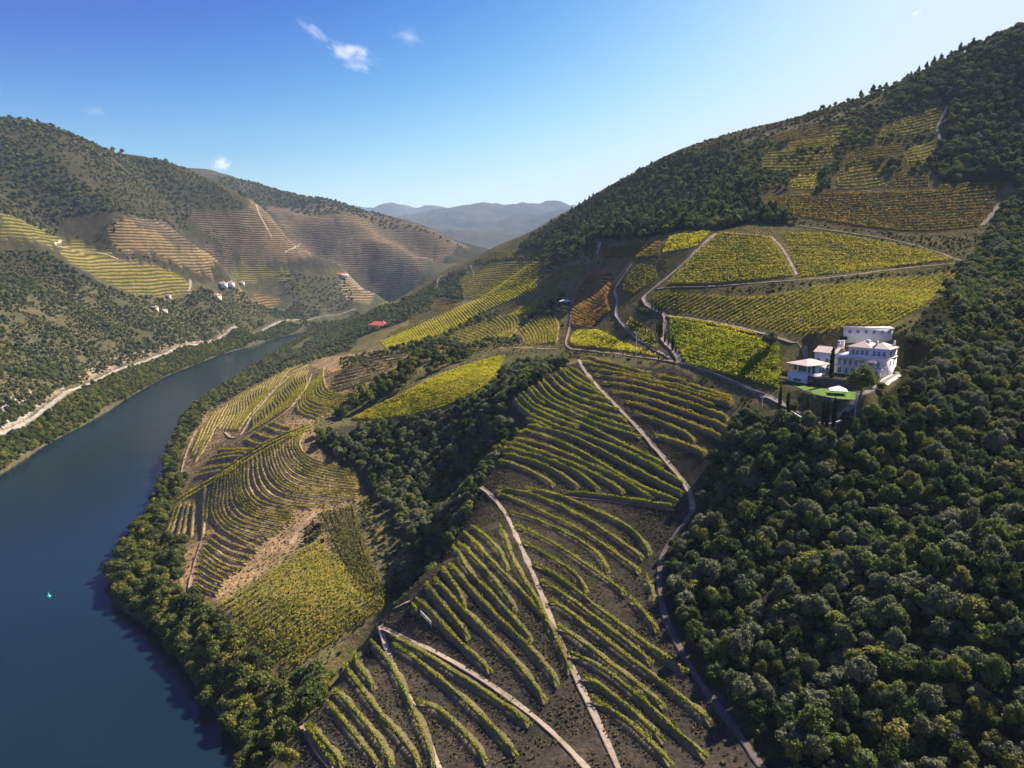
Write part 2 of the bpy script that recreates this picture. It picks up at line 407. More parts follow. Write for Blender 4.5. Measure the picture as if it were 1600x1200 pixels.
def ground_material():
    m, nt, out = new_mat("hillside_earth")
    L = nt.links
    geo = N(nt, "ShaderNodeNewGeometry")
    at = N(nt, "ShaderNodeAttribute", attribute_name="cover")
    tr = N(nt, "ShaderNodeAttribute", attribute_name="terraced")
    # tufts of dry and green grass, stones
    n1 = N(nt, "ShaderNodeTexNoise", Scale=0.9, Detail=6.0, Roughness=0.7); L.new(geo.outputs['Position'], n1.inputs['Vector'])
    n2 = N(nt, "ShaderNodeTexNoise", Scale=0.09, Detail=5.0, Roughness=0.65); L.new(geo.outputs['Position'], n2.inputs['Vector'])
    n3 = N(nt, "ShaderNodeTexNoise", Scale=0.012, Detail=4.0, Roughness=0.6); L.new(geo.outputs['Position'], n3.inputs['Vector'])
    r1 = ramp(nt, [(0.30, (.45,.45,.45)), (0.55, (1,1,1)), (0.75, (1.7,1.6,1.45))], n1.outputs['Fac'])
    r2 = ramp(nt, [(0.33, (.62,.70,.62)), (0.5, (1,1,1)), (0.68, (1.35,1.2,1.1))], n2.outputs['Fac'])
    r3 = ramp(nt, [(0.35, (.8,.85,.8)), (0.65, (1.2,1.15,1.1))], n3.outputs['Fac'])
    c = mix(nt, at.outputs['Color'], r1.outputs[0], 1.0, 'MULTIPLY')
    c = mix(nt, c, r2.outputs[0], 1.0, 'MULTIPLY')
    c = mix(nt, c, r3.outputs[0], 1.0, 'MULTIPLY')
    # far terraces: dark vine lines and pale earth benches following the contours
    sx = N(nt, "ShaderNodeSeparateXYZ"); L.new(geo.outputs['Position'], sx.inputs[0])
    n4 = N(nt, "ShaderNodeTexNoise", Scale=0.009, Detail=5.0); L.new(geo.outputs['Position'], n4.inputs['Vector'])
    ma = N(nt, "ShaderNodeMath", operation='MULTIPLY_ADD'); L.new(n4.outputs['Fac'], ma.inputs[0]); ma.inputs[1].default_value = 16.0; L.new(sx.outputs['Z'], ma.inputs[2])
    fr = N(nt, "ShaderNodeMath", operation='MULTIPLY'); L.new(ma.outputs[0], fr.inputs[0]); fr.inputs[1].default_value = 2*math.pi/5.2
    si = N(nt, "ShaderNodeMath", operation='SINE'); L.new(fr.outputs[0], si.inputs[0])
    mr = N(nt, "ShaderNodeMapRange"); L.new(si.outputs[0], mr.inputs[0]); mr.inputs[1].default_value = -1; mr.inputs[2].default_value = 1
    rs = ramp(nt, [(0.0, (.33,.37,.30)), (0.4, (.70,.74,.62)), (0.62, (1.05,1.02,.98)), (1.0, (1.42,1.3,1.15))], mr.outputs[0])
    ct = mix(nt, c, rs.outputs[0], 1.0, 'MULTIPLY')
    c = mix(nt, c, ct, tr.outputs['Fac'])
    b = N(nt, "ShaderNodeBsdfDiffuse", Roughness=0.6)
    L.new(c, b.inputs['Color'])
    h = N(nt, "ShaderNodeMath", operation='MULTIPLY_ADD'); L.new(n2.outputs['Fac'], h.inputs[0]); h.inputs[1].default_value = 4.0
    L.new(n1.outputs['Fac'], h.inputs[2])
    th = N(nt, "ShaderNodeMath", operation='MULTIPLY'); L.new(mr.outputs[0], th.inputs[0]); L.new(tr.outputs['Fac'], th.inputs[1])
    th2 = N(nt, "ShaderNodeMath", operation='MULTIPLY_ADD'); L.new(th.outputs[0], th2.inputs[0]); th2.inputs[1].default_value = 3.0; L.new(h.outputs[0], th2.inputs[2])
    bp = N(nt, "ShaderNodeBump", Strength=0.55, Distance=0.6); L.new(th2.outputs[0], bp.inputs['Height']); L.new(bp.outputs[0], b.inputs['Normal'])
    L.new(b.outputs[0], out.inputs['Surface'])
    return m
M_GROUND = ground_material()

def ground_mesh():
    na, nr = Zg.shape
    idx = np.arange(na*nr).reshape(na, nr)
    quads = np.stack([idx[:-1,:-1], idx[:-1,1:], idx[1:,1:], idx[1:,:-1]], -1).reshape(-1,4)[:, ::-1]
    me = mesh_np("hillside", np.stack([GX,GY,Zg],-1).reshape(-1,3), quads, M_GROUND, smooth=True)
    a = me.attributes.new("cover", 'FLOAT_COLOR', 'POINT')
    a.data.foreach_set("color", np.concatenate([cols.reshape(-1,3), np.ones((na*nr,1))],1).astype(np.float32).ravel())
    t = me.attributes.new("terraced", 'FLOAT', 'POINT'); t.data.foreach_set("value", terr.astype(np.float32).ravel())
    return tag(link(bpy.data.objects.new("hillside", me)), kind="structure")
ground_mesh()

# ------------------------------------------------------------------ river
def water_material():
    m, nt, out = new_mat("river_water")
    L = nt.links
    geo = N(nt, "ShaderNodeNewGeometry")
    mp = N(nt, "ShaderNodeMapping"); mp.inputs['Scale'].default_value = (1.0, 0.45, 1.0); L.new(geo.outputs['Position'], mp.inputs[0])
    n1 = N(nt, "ShaderNodeTexNoise", Scale=0.35, Detail=4.0, Roughness=0.6); L.new(mp.outputs[0], n1.inputs['Vector'])
    n2 = N(nt, "ShaderNodeTexNoise", Scale=0.012, Detail=3.0); L.new(mp.outputs[0], n2.inputs['Vector'])
    bp = N(nt, "ShaderNodeBump", Strength=0.16, Distance=0.3); L.new(n1.outputs['Fac'], bp.inputs['Height'])
    r = ramp(nt, [(0.35, (.0028,.010,.014)), (0.65, (.0045,.014,.020))], n2.outputs['Fac'])
    b = N(nt, "ShaderNodeBsdfPrincipled", Roughness=0.2, IOR=1.33)
    n5 = N(nt, "ShaderNodeTexNoise", Scale=0.006, Detail=4.0, Roughness=0.6); L.new(mp.outputs[0], n5.inputs['Vector'])
    rr = N(nt, "ShaderNodeMapRange"); L.new(n5.outputs['Fac'], rr.inputs[0]); rr.inputs[1].default_value = .35; rr.inputs[2].default_value = .65; rr.inputs[3].default_value = .10; rr.inputs[4].default_value = .26; L.new(rr.outputs[0], b.inputs['Roughness'])
    L.new(r.outputs[0], b.inputs['Base Color']); L.new(bp.outputs[0], b.inputs['Normal'])
    L.new(b.outputs[0], out.inputs['Surface'])
    return m
wme = mesh_np("river", [(-2600,-480,0),(300,-480,0),(300,2300,0),(-2600,2300,0)], [(0,1,2,3)], water_material())
tag(link(bpy.data.objects.new("river", wme)), kind="structure")

# ------------------------------------------------------------------ haze in the valley air
def haze():
    m, nt, out = new_mat("valley_haze")
    v = N(nt, "ShaderNodeVolumePrincipled", Density=HAZE_D, Anisotropy=0.0)
    v.inputs['Color'].default_value = (0.55, 0.75, 1.0, 1)
    nt.links.new(v.outputs[0], out.inputs['Volume'])
    x0, x1, y0, y1, z0, z1 = -17500, 17500, -6000, 17600, float(Zg.min())-1.5, float(Zg.max())+40
    vs = [(x,y,z) for z in (z0,z1) for y in (y0,y1) for x in (x0,x1)]
    fs = [(0,2,3,1),(4,5,7,6),(0,1,5,4),(2,6,7,3),(0,4,6,2),(1,3,7,5)]
    o = link(bpy.data.objects.new("haze", mesh_np("haze", vs, fs, m)))
    tag(o, "pale blue haze hanging in the valley air", "haze", kind="stuff")
HAZE_D = 0.00004
haze()
# ------------------------------------------------------------------ tracks and roads
def track_material(name, c0, c1):
    m, nt, out = new_mat(name); L = nt.links
    geo = N(nt, "ShaderNodeNewGeometry")
    n1 = N(nt, "ShaderNodeTexNoise", Scale=0.8, Detail=6.0, Roughness=0.7); L.new(geo.outputs['Position'], n1.inputs['Vector'])
    n2 = N(nt, "ShaderNodeTexNoise", Scale=0.12, Detail=3.0); L.new(geo.outputs['Position'], n2.inputs['Vector'])
    r = ramp(nt, [(0.3, c0), (0.7, c1)], n1.outputs['Fac'])
    r2 = ramp(nt, [(0.35, (.75,.75,.72)), (0.65, (1.15,1.12,1.1))], n2.outputs['Fac'])
    c = mix(nt, r.outputs[0], r2.outputs[0], 1.0, 'MULTIPLY')
    ac = N(nt, "ShaderNodeAttribute", attribute_name="across")
    n3 = N(nt, "ShaderNodeTexNoise", Scale=0.7, Detail=5.0, Roughness=0.7); L.new(geo.outputs['Position'], n3.inputs['Vector'])
    e = N(nt, "ShaderNodeMath", operation='MULTIPLY_ADD'); L.new(n3.outputs['Fac'], e.inputs[0]); e.inputs[1].default_value = 1.1; L.new(ac.outputs['Fac'], e.inputs[2])
    mr = N(nt, "ShaderNodeMapRange"); L.new(e.outputs[0], mr.inputs[0]); mr.inputs[1].default_value = 1.0; mr.inputs[2].default_value = 1.3
    c = mix(nt, c, (.12,.095,.05), mr.outputs[0])
    lp = N(nt, "ShaderNodeAttribute", attribute_name="sunlit_grassy_lip")
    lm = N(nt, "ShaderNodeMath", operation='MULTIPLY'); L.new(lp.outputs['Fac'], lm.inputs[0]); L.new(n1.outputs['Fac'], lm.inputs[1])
    c = mix(nt, c, (.30,.235,.115), lm.outputs[0])  # paler lip: dry grass fringe, with its sunlit look painted into the colour
    b = N(nt, "ShaderNodeBsdfDiffuse", Roughness=0.5); L.new(c, b.inputs['Color'])
    bp = N(nt, "ShaderNodeBump", Strength=0.4, Distance=0.15); L.new(n1.outputs['Fac'], bp.inputs['Height']); L.new(bp.outputs[0], b.inputs['Normal'])
    L.new(b.outputs[0], out.inputs['Surface']); return m
M_TRACK = track_material("pale_dirt", (.27,.21,.148), (.46,.37,.27))
M_TRACKR = track_material("ochre_dirt", (.24,.16,.10), (.42,.30,.20))
M_TRACKD = track_material("dark_dirt", (.11,.09,.075), (.20,.165,.135))
M_ROAD = track_material("worn_asphalt", (.23,.20,.17), (.36,.32,.28))

def resample(pts, step):
    p = np.asarray(pts, float)
    s = np.r_[0, np.cumsum(np.linalg.norm(np.diff(p[:, :2], axis=0), axis=1))]
    nn = max(2, int(s[-1]/step)+1); q = np.linspace(0, s[-1], nn)
    return np.stack([np.interp(q, s, p[:,k]) for k in range(p.shape[1])], 1)
def smooth_pts(p, it=2):
    p = np.asarray(p, float)
    for _ in range(it):
        q = p.copy(); q[1:-1] = (p[:-2] + 2*p[1:-1] + p[2:])/4; p = q
    return p
def chaikin(pts, it=2):
    p = np.asarray(pts, float)
    for _ in range(it):
        if len(p) < 3: return p
        a = p[:-1]*.75 + p[1:]*.25; b = p[:-1]*.25 + p[1:]*.75
        p = np.r_[p[:1], np.stack([a,b],1).reshape(-1,p.shape[1])[1:-1], p[-1:]]
    return p
def px_line(pts, n=None, jump=0.25):
    """picture polyline -> world polyline on the ground, leaving out points hidden behind an edge"""
    q = chaikin(pts, 2)
    w = np.array(sights(q)); d = np.hypot(w[:,0], w[:,1])
    med = np.median(d); keep = [0]
    for i in range(1, len(w)):
        if abs(d[i]-d[keep[-1]])/d[keep[-1]] < jump: keep.append(i)
    if len(keep) < 2: keep = list(range(len(w)))
    return w[keep]
ROADS_W = []
def track(px, width, mat, name="dirt_track", lift=0.12, even=3):
    w = resample(smooth_pts(resample(px_line(px)[:, :2], 2.5), even), 1.6)
    t = np.gradient(w, axis=0); t /= np.linalg.norm(t, axis=1)[:,None]+1e-9
    nrm = np.stack([-t[:,1], t[:,0]], 1)
    wd = width*0.31*(1 + 0.6*fbm(w[:,0]/5, w[:,1]/5, 4, 5))
    cs = [-1.5,-1.0,-0.45,0,0.45,1.0,1.5]; V = []
    # level across: the roadbed takes the height of its middle, edges cut into the slope
    for c in cs:
        p = w + nrm*(wd*c)[:,None]
        z = ground_z(p[:,0], p[:,1]); z0 = ground_z(w[:,0], w[:,1])
        V.append(np.c_[p, np.where(abs(c) > 1.2, z-0.25, np.maximum(z+lift*0.5, np.minimum(z0+lift, z+0.9)))])
    nn = len(w); V = np.stack(V, 1).reshape(-1,3); k = len(cs)
    F = [(i*k+j, i*k+j+1, (i+1)*k+j+1, (i+1)*k+j) for i in range(nn-1) for j in range(k-1)]
    me = mesh_np(name, V, np.array(F)[:, ::-1], mat, smooth=True)
    # 0 on the wheel tracks, higher on the verges and the grassy middle
    av = me.attributes.new("across", 'FLOAT', 'POINT'); av.data.foreach_set("value", np.tile(np.array([1.0,.62,.1,.34,.1,.62,1.0], np.float32), nn))
    o = link(bpy.data.objects.new(name, me))
    ROADS_W.append((w, width*0.5))
    return tag(o, kind="structure")
T = track
T([(903,562),(910,575),(930,600),(960,632),(1000,672),(1040,720),(1070,755),(1085,785),(1082,797)], 2.6, M_TRACK)
T([(750,762),(765,772),(790,800),(805,835),(830,890),(850,940),(870,990),(890,1035),(915,1090),(940,1140),(968,1205)], 2.4, M_TRACK)
T([(590,982),(600,1000),(612,1035),(630,1075),(650,1110),(668,1150),(688,1205)], 2.0, M_TRACK)
T([(592,985),(640,1000),(700,1030),(760,1065),(830,1115),(880,1160),(920,1205)], 2.0, M_TRACK)
T([(822,768),(880,775),(960,784),(1055,798)], 1.4, M_TRACKR)
T([(1083,797),(1060,830),(1035,860),(1028,900),(1035,960),(1070,1030),(1110,1090),(1150,1140),(1195,1205)], 2.2, M_TRACKD)
T([(590,982),(575,975),(600,965),(640,940)], 1.4, M_TRACK)
T([(470,1135),(490,1165),(520,1205)], 2.0, M_TRACKR)
T([(896,470),(893,490),(890,515),(880,545),(930,549),(990,557),(1040,563),(1062,567)], 2.6, M_TRACKR)
T([(1065,568),(1120,585),(1180,612),(1220,630),(1245,645),(1290,659),(1318,651),(1345,622),(1375,600),(1405,582)], 3.0, M_ROAD, "paved_drive")
T([(1118,365),(1095,385),(1070,410),(1045,432),(1015,455),(1003,465),(1010,478),(1030,487),(1041,492),(1038,510),(1033,530),(1050,545),(1062,560),(1060,568)], 4.2, M_TRACK)
T([(988,412),(975,430),(957,455),(967,470),(960,490),(970,505),(990,525),(1020,545),(1048,560)], 2.6, M_ROAD, "paved_track")
T([(1042,494),(1100,500),(1170,515),(1230,532),(1262,552)], 2.4, M_TRACK)
T([(1025,452),(1060,449),(1120,448),(1200,441),(1260,437),(1330,430),(1400,420),(1500,410)], 2.2, M_TRACK)
T([(1205,370),(1225,390),(1245,430)], 2.6, M_TRACK)
T([(1250,353),(1310,362),(1400,375),(1460,392),(1505,408)], 3.0, M_TRACK)
T([(1290,346),(1300,336)], 4.0, M_TRACK); T([(1535,352),(1562,318)], 4.5, M_TRACK); T([(1345,298),(1370,300),(1392,306)], 3.0, M_TRACK)
T([(1480,165),(1472,185),(1462,200),(1472,225)], 4.0, M_TRACK); T([(1145,300),(1160,320),(1170,328)], 4.0, M_TRACK)
T([(500,560),(483,569),(456,585),(431,607),(411,630),(395,648),(384,668),(375,683),(361,685),(352,676)], 2.6, M_TRACK)
T([(487,585),(481,603),(469,621),(449,643),(424,659),(397,675),(380,686)], 2.4, M_TRACKR)
T([(307,672),(296,695),(287,722),(281,750)], 2.2, M_TRACKR)
T([(316,846),(307,873),(298,904),(293,945)], 2.4, M_TRACKR)
T([(495,800),(470,820),(455,850)], 4.0, M_TRACKR)
T([(765,545),(800,543),(870,545)], 2.5, M_TRACK)
T([(832,505),(812,520),(793,533)], 2.0, M_TRACKR); T([(740,430),(733,412),(738,420),(742,432),(725,442)], 3.5, M_TRACK)
T([(848,428),(825,452)], 3.0, M_TRACK); T([(683,450),(684,435),(690,431)], 3.5, M_TRACK); T([(933,398),(935,388),(938,378)], 4, M_ROAD, "paved_track")
T([(-60,725),(0,684),(60,645),(130,600),(200,570),(280,545),(350,525),(430,507),(500,492),(556,483)], 6.5, M_ROAD, "riverside_road", even=900)
T([(400,320),(405,335),(415,352),(425,372)], 6.0, M_TRACK); T([(95,375),(80,385),(160,395),(185,405)], 5.0, M_TRACK); T([(445,395),(465,385),(470,380)], 5.0, M_TRACK)
T([(295,455),(298,445),(297,437)], 5.0, M_TRACK)
# ------------------------------------------------------------------ foliage
def foliage_material(name, stops, rand_amt=1.0, transl=0.25):
    """leaf colour: varies from plant to plant and from leaf to leaf"""
    m, nt, out = new_mat(name); L = nt.links
    oi = N(nt, "ShaderNodeObjectInfo"); geo = N(nt, "ShaderNodeNewGeometry")
    r = ramp(nt, stops, oi.outputs['Random'])
    n1 = N(nt, "ShaderNodeTexNoise", Scale=1.3, Detail=3.0); L.new(geo.outputs['Position'], n1.inputs['Vector'])
    rl = ramp(nt, [(0.0, (.62,.62,.60)), (0.5, (1,1,1)), (1.0, (1.5,1.45,1.25))], geo.outputs['Random Per Island'])
    rn = ramp(nt, [(0.3, (.75,.78,.75)), (0.7, (1.25,1.2,1.1))], n1.outputs['Fac'])
    c = mix(nt, r.outputs[0], rl.outputs[0], 1.0, 'MULTIPLY'); c = mix(nt, c, rn.outputs[0], 1.0, 'MULTIPLY')
    d = N(nt, "ShaderNodeBsdfDiffuse"); L.new(c, d.inputs['Color'])
    t = N(nt, "ShaderNodeBsdfTranslucent"); L.new(c, t.inputs['Color'])
    ms = N(nt, "ShaderNodeMixShader"); ms.inputs[0].default_value = transl+.05
    L.new(d.outputs[0], ms.inputs[1]); L.new(t.outputs[0], ms.inputs[2]); L.new(ms.outputs[0], out.inputs['Surface'])
    return m
M_OAK = foliage_material("evergreen_leaves", [(0.0,(.042,.062,.026)),(0.2,(.070,.094,.036)),(0.4,(.120,.136,.075)),(0.58,(.155,.160,.105)),(0.72,(.100,.130,.042)),(0.88,(.145,.17,.05)),(1.0,(.21,.195,.06))])
M_BANKT = foliage_material("riverside_leaves", [(0.0,(.050,.065,.022)),(0.3,(.080,.098,.030)),(0.6,(.110,.125,.035)),(0.85,(.15,.15,.035)),(1.0,(.21,.2,.04))])
M_PINE = foliage_material("pine_needles", [(0.0,(.035,.055,.030)),(0.5,(.055,.078,.040)),(1.0,(.085,.105,.05))])
M_CYP = foliage_material("cypress_leaves", [(0.0,(.020,.040,.016)),(1.0,(.035,.058,.020))])
M_SCRUB = foliage_material("scrub_leaves", [(0.0,(.040,.048,.020)),(0.4,(.075,.085,.030)),(0.7,(.11,.115,.034)),(1.0,(.16,.14,.055))])
M_SCRUBR = foliage_material("bleached_scrub_leaves", [(0.0,(.06,.065,.03)),(0.5,(.10,.10,.045)),(1.0,(.17,.13,.06))])
M_BARK = simple_mat("bark", (.09,.07,.055), scale=3)

def rot_quads(cen, nrm, size, rng):
    """leaf quads (n,4,3) at cen facing nrm"""
    n = len(cen)
    a = rng.normal(size=(n,3)); a -= (a*nrm).sum(1)[:,None]*nrm; a /= np.linalg.norm(a,axis=1)[:,None]+1e-9
    b = np.cross(nrm, a); s = (size*rng.uniform(.65,1.25,n))[:,None]
    a = a*s; b = b*s*0.72
    return np.stack([cen-a-b*.5, cen+a*.25-b, cen+a+b*.4, cen-a*.2+b], 1)

def unit(v): return v/(np.linalg.norm(v,axis=-1,keepdims=True)+1e-9)

def sphere_pts(n, rng):
    return unit(rng.normal(size=(n,3)))

ICO_V = None
def blob(cen, rad, rng, rings=4, seg=7):
    """closed lumpy ball as quads/tris -> verts, quads"""
    V = []; F = []
    for i in range(rings+1):
        th = math.pi*i/rings
        for j in range(seg):
            ph = 2*math.pi*j/seg
            k = 1 + 0.12*rng.normal() if 0 < i < rings else 1
            V.append((math.sin(th)*math.cos(ph)*k, math.sin(th)*math.sin(ph)*k, math.cos(th)))
    for i in range(rings):
        for j in range(seg):
            F.append((i*seg+j, (i+1)*seg+j, (i+1)*seg+(j+1)%seg, i*seg+(j+1)%seg))
    return np.array(V)*rad + cen, np.array(F)

def crown(seed, lobes, nleaf, leaf, kind="round"):
    rng = np.random.default_rng(seed)
    C, Rr = [], []
    if kind == "round":
        C.append((0,0,.48)); Rr.append((.27,.27,.27))
        for k in range(lobes):
            a = rng.uniform(0,6.28); e = rng.uniform(-.15,1.0)
            d = rng.uniform(.20,.37); rr = rng.uniform(.09,.19)
            C.append((math.cos(a)*d*math.cos(e*.9), math.sin(a)*d*math.cos(e*.9), .45+.30*e*rng.uniform(.6,1))); Rr.append((rr, rr, rr*.9))
        C.append((rng.uniform(-.1,.1), rng.uniform(-.1,.1), .74)); Rr.append((.2,.2,.17))
    elif kind == "bush":
        for k in range(lobes):
            a = rng.uniform(0,6.28); d = rng.uniform(0,.28); rr = rng.uniform(.17,.28)
            C.append((math.cos(a)*d, math.sin(a)*d, rng.uniform(.12,.36))); Rr.append((rr,rr,rr*.85))
    elif kind == "pine":
        for k in range(lobes):
            f = k/(lobes-1); a = rng.uniform(0,6.28); d = .16*(1-f)*rng.uniform(.5,1.3)
            rr = .24*(1-f)**.7+.06
            C.append((math.cos(a)*d, math.sin(a)*d, .32+.78*f)); Rr.append((rr,rr,.14))
    elif kind == "cypress":
        for k in range(lobes):
            f = k/(lobes-1); rr = .075*math.sin(math.pi*(.12+.83*f))**.6 + .006
            C.append((rng.normal()*.006, rng.normal()*.006, .06+.88*f)); Rr.append((rr,rr,.11))
    C, Rr = np.array(C), np.array(Rr)
    V, F, off = [], [], 0
    core = .80 if kind != "cypress" else .9
    for c, r in zip(C, Rr):
        v, f = blob(c, r*core, rng, 4, 6); V.append(v); F.append(f+off); off += len(v)
    w = (Rr[:,0]*Rr[:,2]); w = w/w.sum()
    li = rng.choice(len(C), nleaf, p=w); s = sphere_pts(nleaf, rng)
    if kind in ("round",): s[:,2] = np.where(s[:,2] < -.5, -s[:,2], s[:,2])
    p = C[li] + s*Rr[li]*rng.uniform(.76,1.24,nleaf)[:,None]
    nn = unit(s + .75*rng.normal(size=(nleaf,3)))
    q = rot_quads(p, nn, leaf, rng)
    V.append(q.reshape(-1,3)); F.append(np.arange(nleaf*4).reshape(-1,4)+off)
    return np.concatenate(V), np.concatenate(F)

def trunk_geo(h, r, seed, limbs=3):
    rng = np.random.default_rng(seed); V, F = [], []
    def tube(p0, p1, r0, r1, seg=6):
        o = sum(len(v) for v in V); d = unit(np.array(p1)-np.array(p0)); a = unit(np.cross(d, (0.3,.9,.1))); b = np.cross(d, a)
        ring = lambda p, rr: np.array([np.array(p)+(a*math.cos(k*2*math.pi/seg)+b*math.sin(k*2*math.pi/seg))*rr for k in range(seg)])
        V.append(np.r_[ring(p0, r0), ring(p1, r1)])
        F.extend([(o+k, o+(k+1)%seg, o+seg+(k+1)%seg, o+seg+k) for k in range(seg)])
    top = (rng.normal()*.02, rng.normal()*.02, h)
    tube((0,0,-.08), top, r, r*.65)
    for k in range(limbs):
        a = k*6.28/max(limbs,1)+rng.uniform(0,1); tube(top, (math.cos(a)*.22, math.sin(a)*.22, h+rng.uniform(.15,.28)), r*.55, r*.2, 5)
    return np.concatenate(V), np.array(F)

class Species:
    def __init__(s, name, mat, variants):
        s.name, s.variants = name, []
        for k, (cv, tv) in enumerate(variants):
            cm = mesh_np(name+"_crown", *cv, mat); tm = mesh_np(name+"_trunk", *tv, M_BARK)
            V = np.r_[cv[0], tv[0]]; F = np.r_[cv[1], tv[1]+len(cv[0])]
            jm = mesh_np(name+"_whole", V, F, mat); jm.materials.append(M_BARK)
            mi = np.zeros(len(F), np.int32); mi[len(cv[1]):] = 1; jm.polygons.foreach_set("material_index", mi)
            s.variants.append((cm, tm, bpy.data.objects.new(name+"_pattern", jm)))
OAK = Species("oak", M_OAK, [(crown(10+k, 11+2*(k%4), 900, .044), trunk_geo(.35,.035,k)) for k in range(7)])
RIV = Species("riverside", M_BANKT, [(crown(30+k, 10+2*(k%3), 900, .046), trunk_geo(.35,.03,k)) for k in range(5)])
PIN = Species("pine", M_PINE, [(crown(50+k, 7, 380, .07, "pine"), trunk_geo(.4,.025,k,0)) for k in range(3)])
CYP = Species("cypress", M_CYP, [(crown(60+k, 12, 420, .03, "cypress"), trunk_geo(.1,.012,k,0)) for k in range(2)])
SCR = Species("scrub", M_SCRUB, [(crown(70+k, 4, 90, .13, "bush"), trunk_geo(.12,.03,k,0)) for k in range(4)])
M_DRYG = foliage_material("dry_grass", [(0.0,(.11,.09,.045)),(0.5,(.19,.155,.075)),(0.8,(.13,.13,.045)),(1.0,(.24,.2,.11))])
TUF = Species("tuft", M_DRYG, [(crown(90+k, 3, 46, .2, "bush"), trunk_geo(.05,.01,k,0)) for k in range(3)])
SCW = Species("dry_scrub", M_SCRUBR, [(crown(80+k, 4, 90, .13, "bush"), trunk_geo(.12,.03,k,0)) for k in range(3)])

def place_tree(sp, v, loc, scl, rz, name, label, cat, group):
    cm, tm, _ = sp.variants[v % len(sp.variants)]
    e = empty(name, loc, rz); e.scale = scl
    link(bpy.data.objects.new("crown", cm), e); link(bpy.data.objects.new("trunk", tm), e)
    return tag(e, label, cat, group)

def scatter_mass(name, label, cat, sp, P, scl, rz, var):
    """an uncountable mass of plants: one object of points, each carrying a plant"""
    me = bpy.data.meshes.new(name); me.vertices.add(len(P)); me.vertices.foreach_set("co", np.asarray(P, np.float32).ravel())
    a = me.attributes.new("plant_scale", 'FLOAT_VECTOR', 'POINT'); a.data.foreach_set("vector", np.asarray(scl, np.float32).ravel())
    a = me.attributes.new("plant_turn", 'FLOAT', 'POINT'); a.data.foreach_set("value", np.asarray(rz, np.float32))
    a = me.attributes.new("plant_form", 'INT', 'POINT'); a.data.foreach_set("value", np.asarray(var, np.int32))
    ng = bpy.data.node_groups.new(name+"_planting", 'GeometryNodeTree')
    ng.interface.new_socket("Geometry", in_out='INPUT', socket_type='NodeSocketGeometry')
    ng.interface.new_socket("Geometry", in_out='OUTPUT', socket_type='NodeSocketGeometry')
    nn, ll = ng.nodes, ng.links
    gi, go = nn.new("NodeGroupInput"), nn.new("NodeGroupOutput"); jo = nn.new("GeometryNodeJoinGeometry")
    def named(attr, typ):
        x = nn.new("GeometryNodeInputNamedAttribute"); x.data_type = typ; x.inputs['Name'].default_value = attr; return x
    sc_, ro, va = named("plant_scale", 'FLOAT_VECTOR'), named("plant_turn", 'FLOAT'), named("plant_form", 'INT')
    cx = nn.new("ShaderNodeCombineXYZ"); ll.new(ro.outputs[0], cx.inputs['Z'])
    for k, (_, _, ob) in enumerate(sp.variants):
        cmp = nn.new("FunctionNodeCompare"); cmp.data_type = 'INT'; cmp.operation = 'EQUAL'
        ll.new(va.outputs[0], cmp.inputs[2]); cmp.inputs[3].default_value = k
        oi = nn.new("GeometryNodeObjectInfo"); oi.inputs['Object'].default_value = ob; oi.inputs['As Instance'].default_value = True
        ip = nn.new("GeometryNodeInstanceOnPoints")
        ll.new(gi.outputs[0], ip.inputs['Points']); ll.new(cmp.outputs[0], ip.inputs['Selection']); ll.new(oi.outputs['Geometry'], ip.inputs['Instance'])
        ll.new(cx.outputs[0], ip.inputs['Rotation']); ll.new(sc_.outputs[0], ip.inputs['Scale']); ll.new(ip.outputs[0], jo.inputs[0])
    ll.new(jo.outputs[0], go.inputs[0])
    o = link(bpy.data.objects.new(name, me)); md = o.modifiers.new("planting", 'NODES'); md.node_group = ng
    return tag(o, label, cat, kind="stuff")
# ------------------------------------------------------------------ vineyards
def vine_material(name, c0, c1, c2):
    m, nt, out = new_mat(name); L = nt.links
    geo = N(nt, "ShaderNodeNewGeometry")
    n1 = N(nt, "ShaderNodeTexNoise", Scale=0.10, Detail=4.0, Roughness=0.65); L.new(geo.outputs['Position'], n1.inputs['Vector'])
    mx = N(nt, "ShaderNodeMath", operation='MULTIPLY_ADD'); L.new(geo.outputs['Random Per Island'], mx.inputs[0]); mx.inputs[1].default_value = 0.35; L.new(n1.outputs['Fac'], mx.inputs[2])
    r = ramp(nt, [(0.42, c0), (0.66, c1), (0.92, c2)], mx.outputs[0])
    d = N(nt, "ShaderNodeBsdfDiffuse"); L.new(r.outputs[0], d.inputs['Color'])
    t = N(nt, "ShaderNodeBsdfTranslucent"); L.new(r.outputs[0], t.inputs['Color'])
    ms = N(nt, "ShaderNodeMixShader"); ms.inputs[0].default_value = 0.5
    L.new(d.outputs[0], ms.inputs[1]); L.new(t.outputs[0], ms.inputs[2]); L.new(ms.outputs[0], out.inputs['Surface'])
    return m
V_GREEN = vine_material("green_vine_leaves", (.115,.16,.015), (.22,.25,.02), (.37,.33,.03))
V_MIX = vine_material("turning_vine_leaves", (.125,.15,.02), (.25,.235,.03), (.38,.29,.04))
V_GOLD = vine_material("golden_vine_leaves", (.24,.25,.02), (.42,.38,.025), (.50,.42,.04))
V_ORNG = vine_material("orange_vine_leaves", (.16,.13,.03), (.28,.165,.035), (.36,.22,.04))
V_TURN = vine_material("rust_tinged_vine_leaves", (.095,.10,.02), (.17,.15,.03), (.30,.16,.035))
V_DULL = vine_material("dull_vine_leaves", (.08,.085,.025), (.13,.125,.035), (.2,.16,.05))
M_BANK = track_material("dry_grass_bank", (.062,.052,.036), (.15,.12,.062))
M_BANKR = track_material("ochre_bank", (.26,.175,.09), (.46,.33,.175))

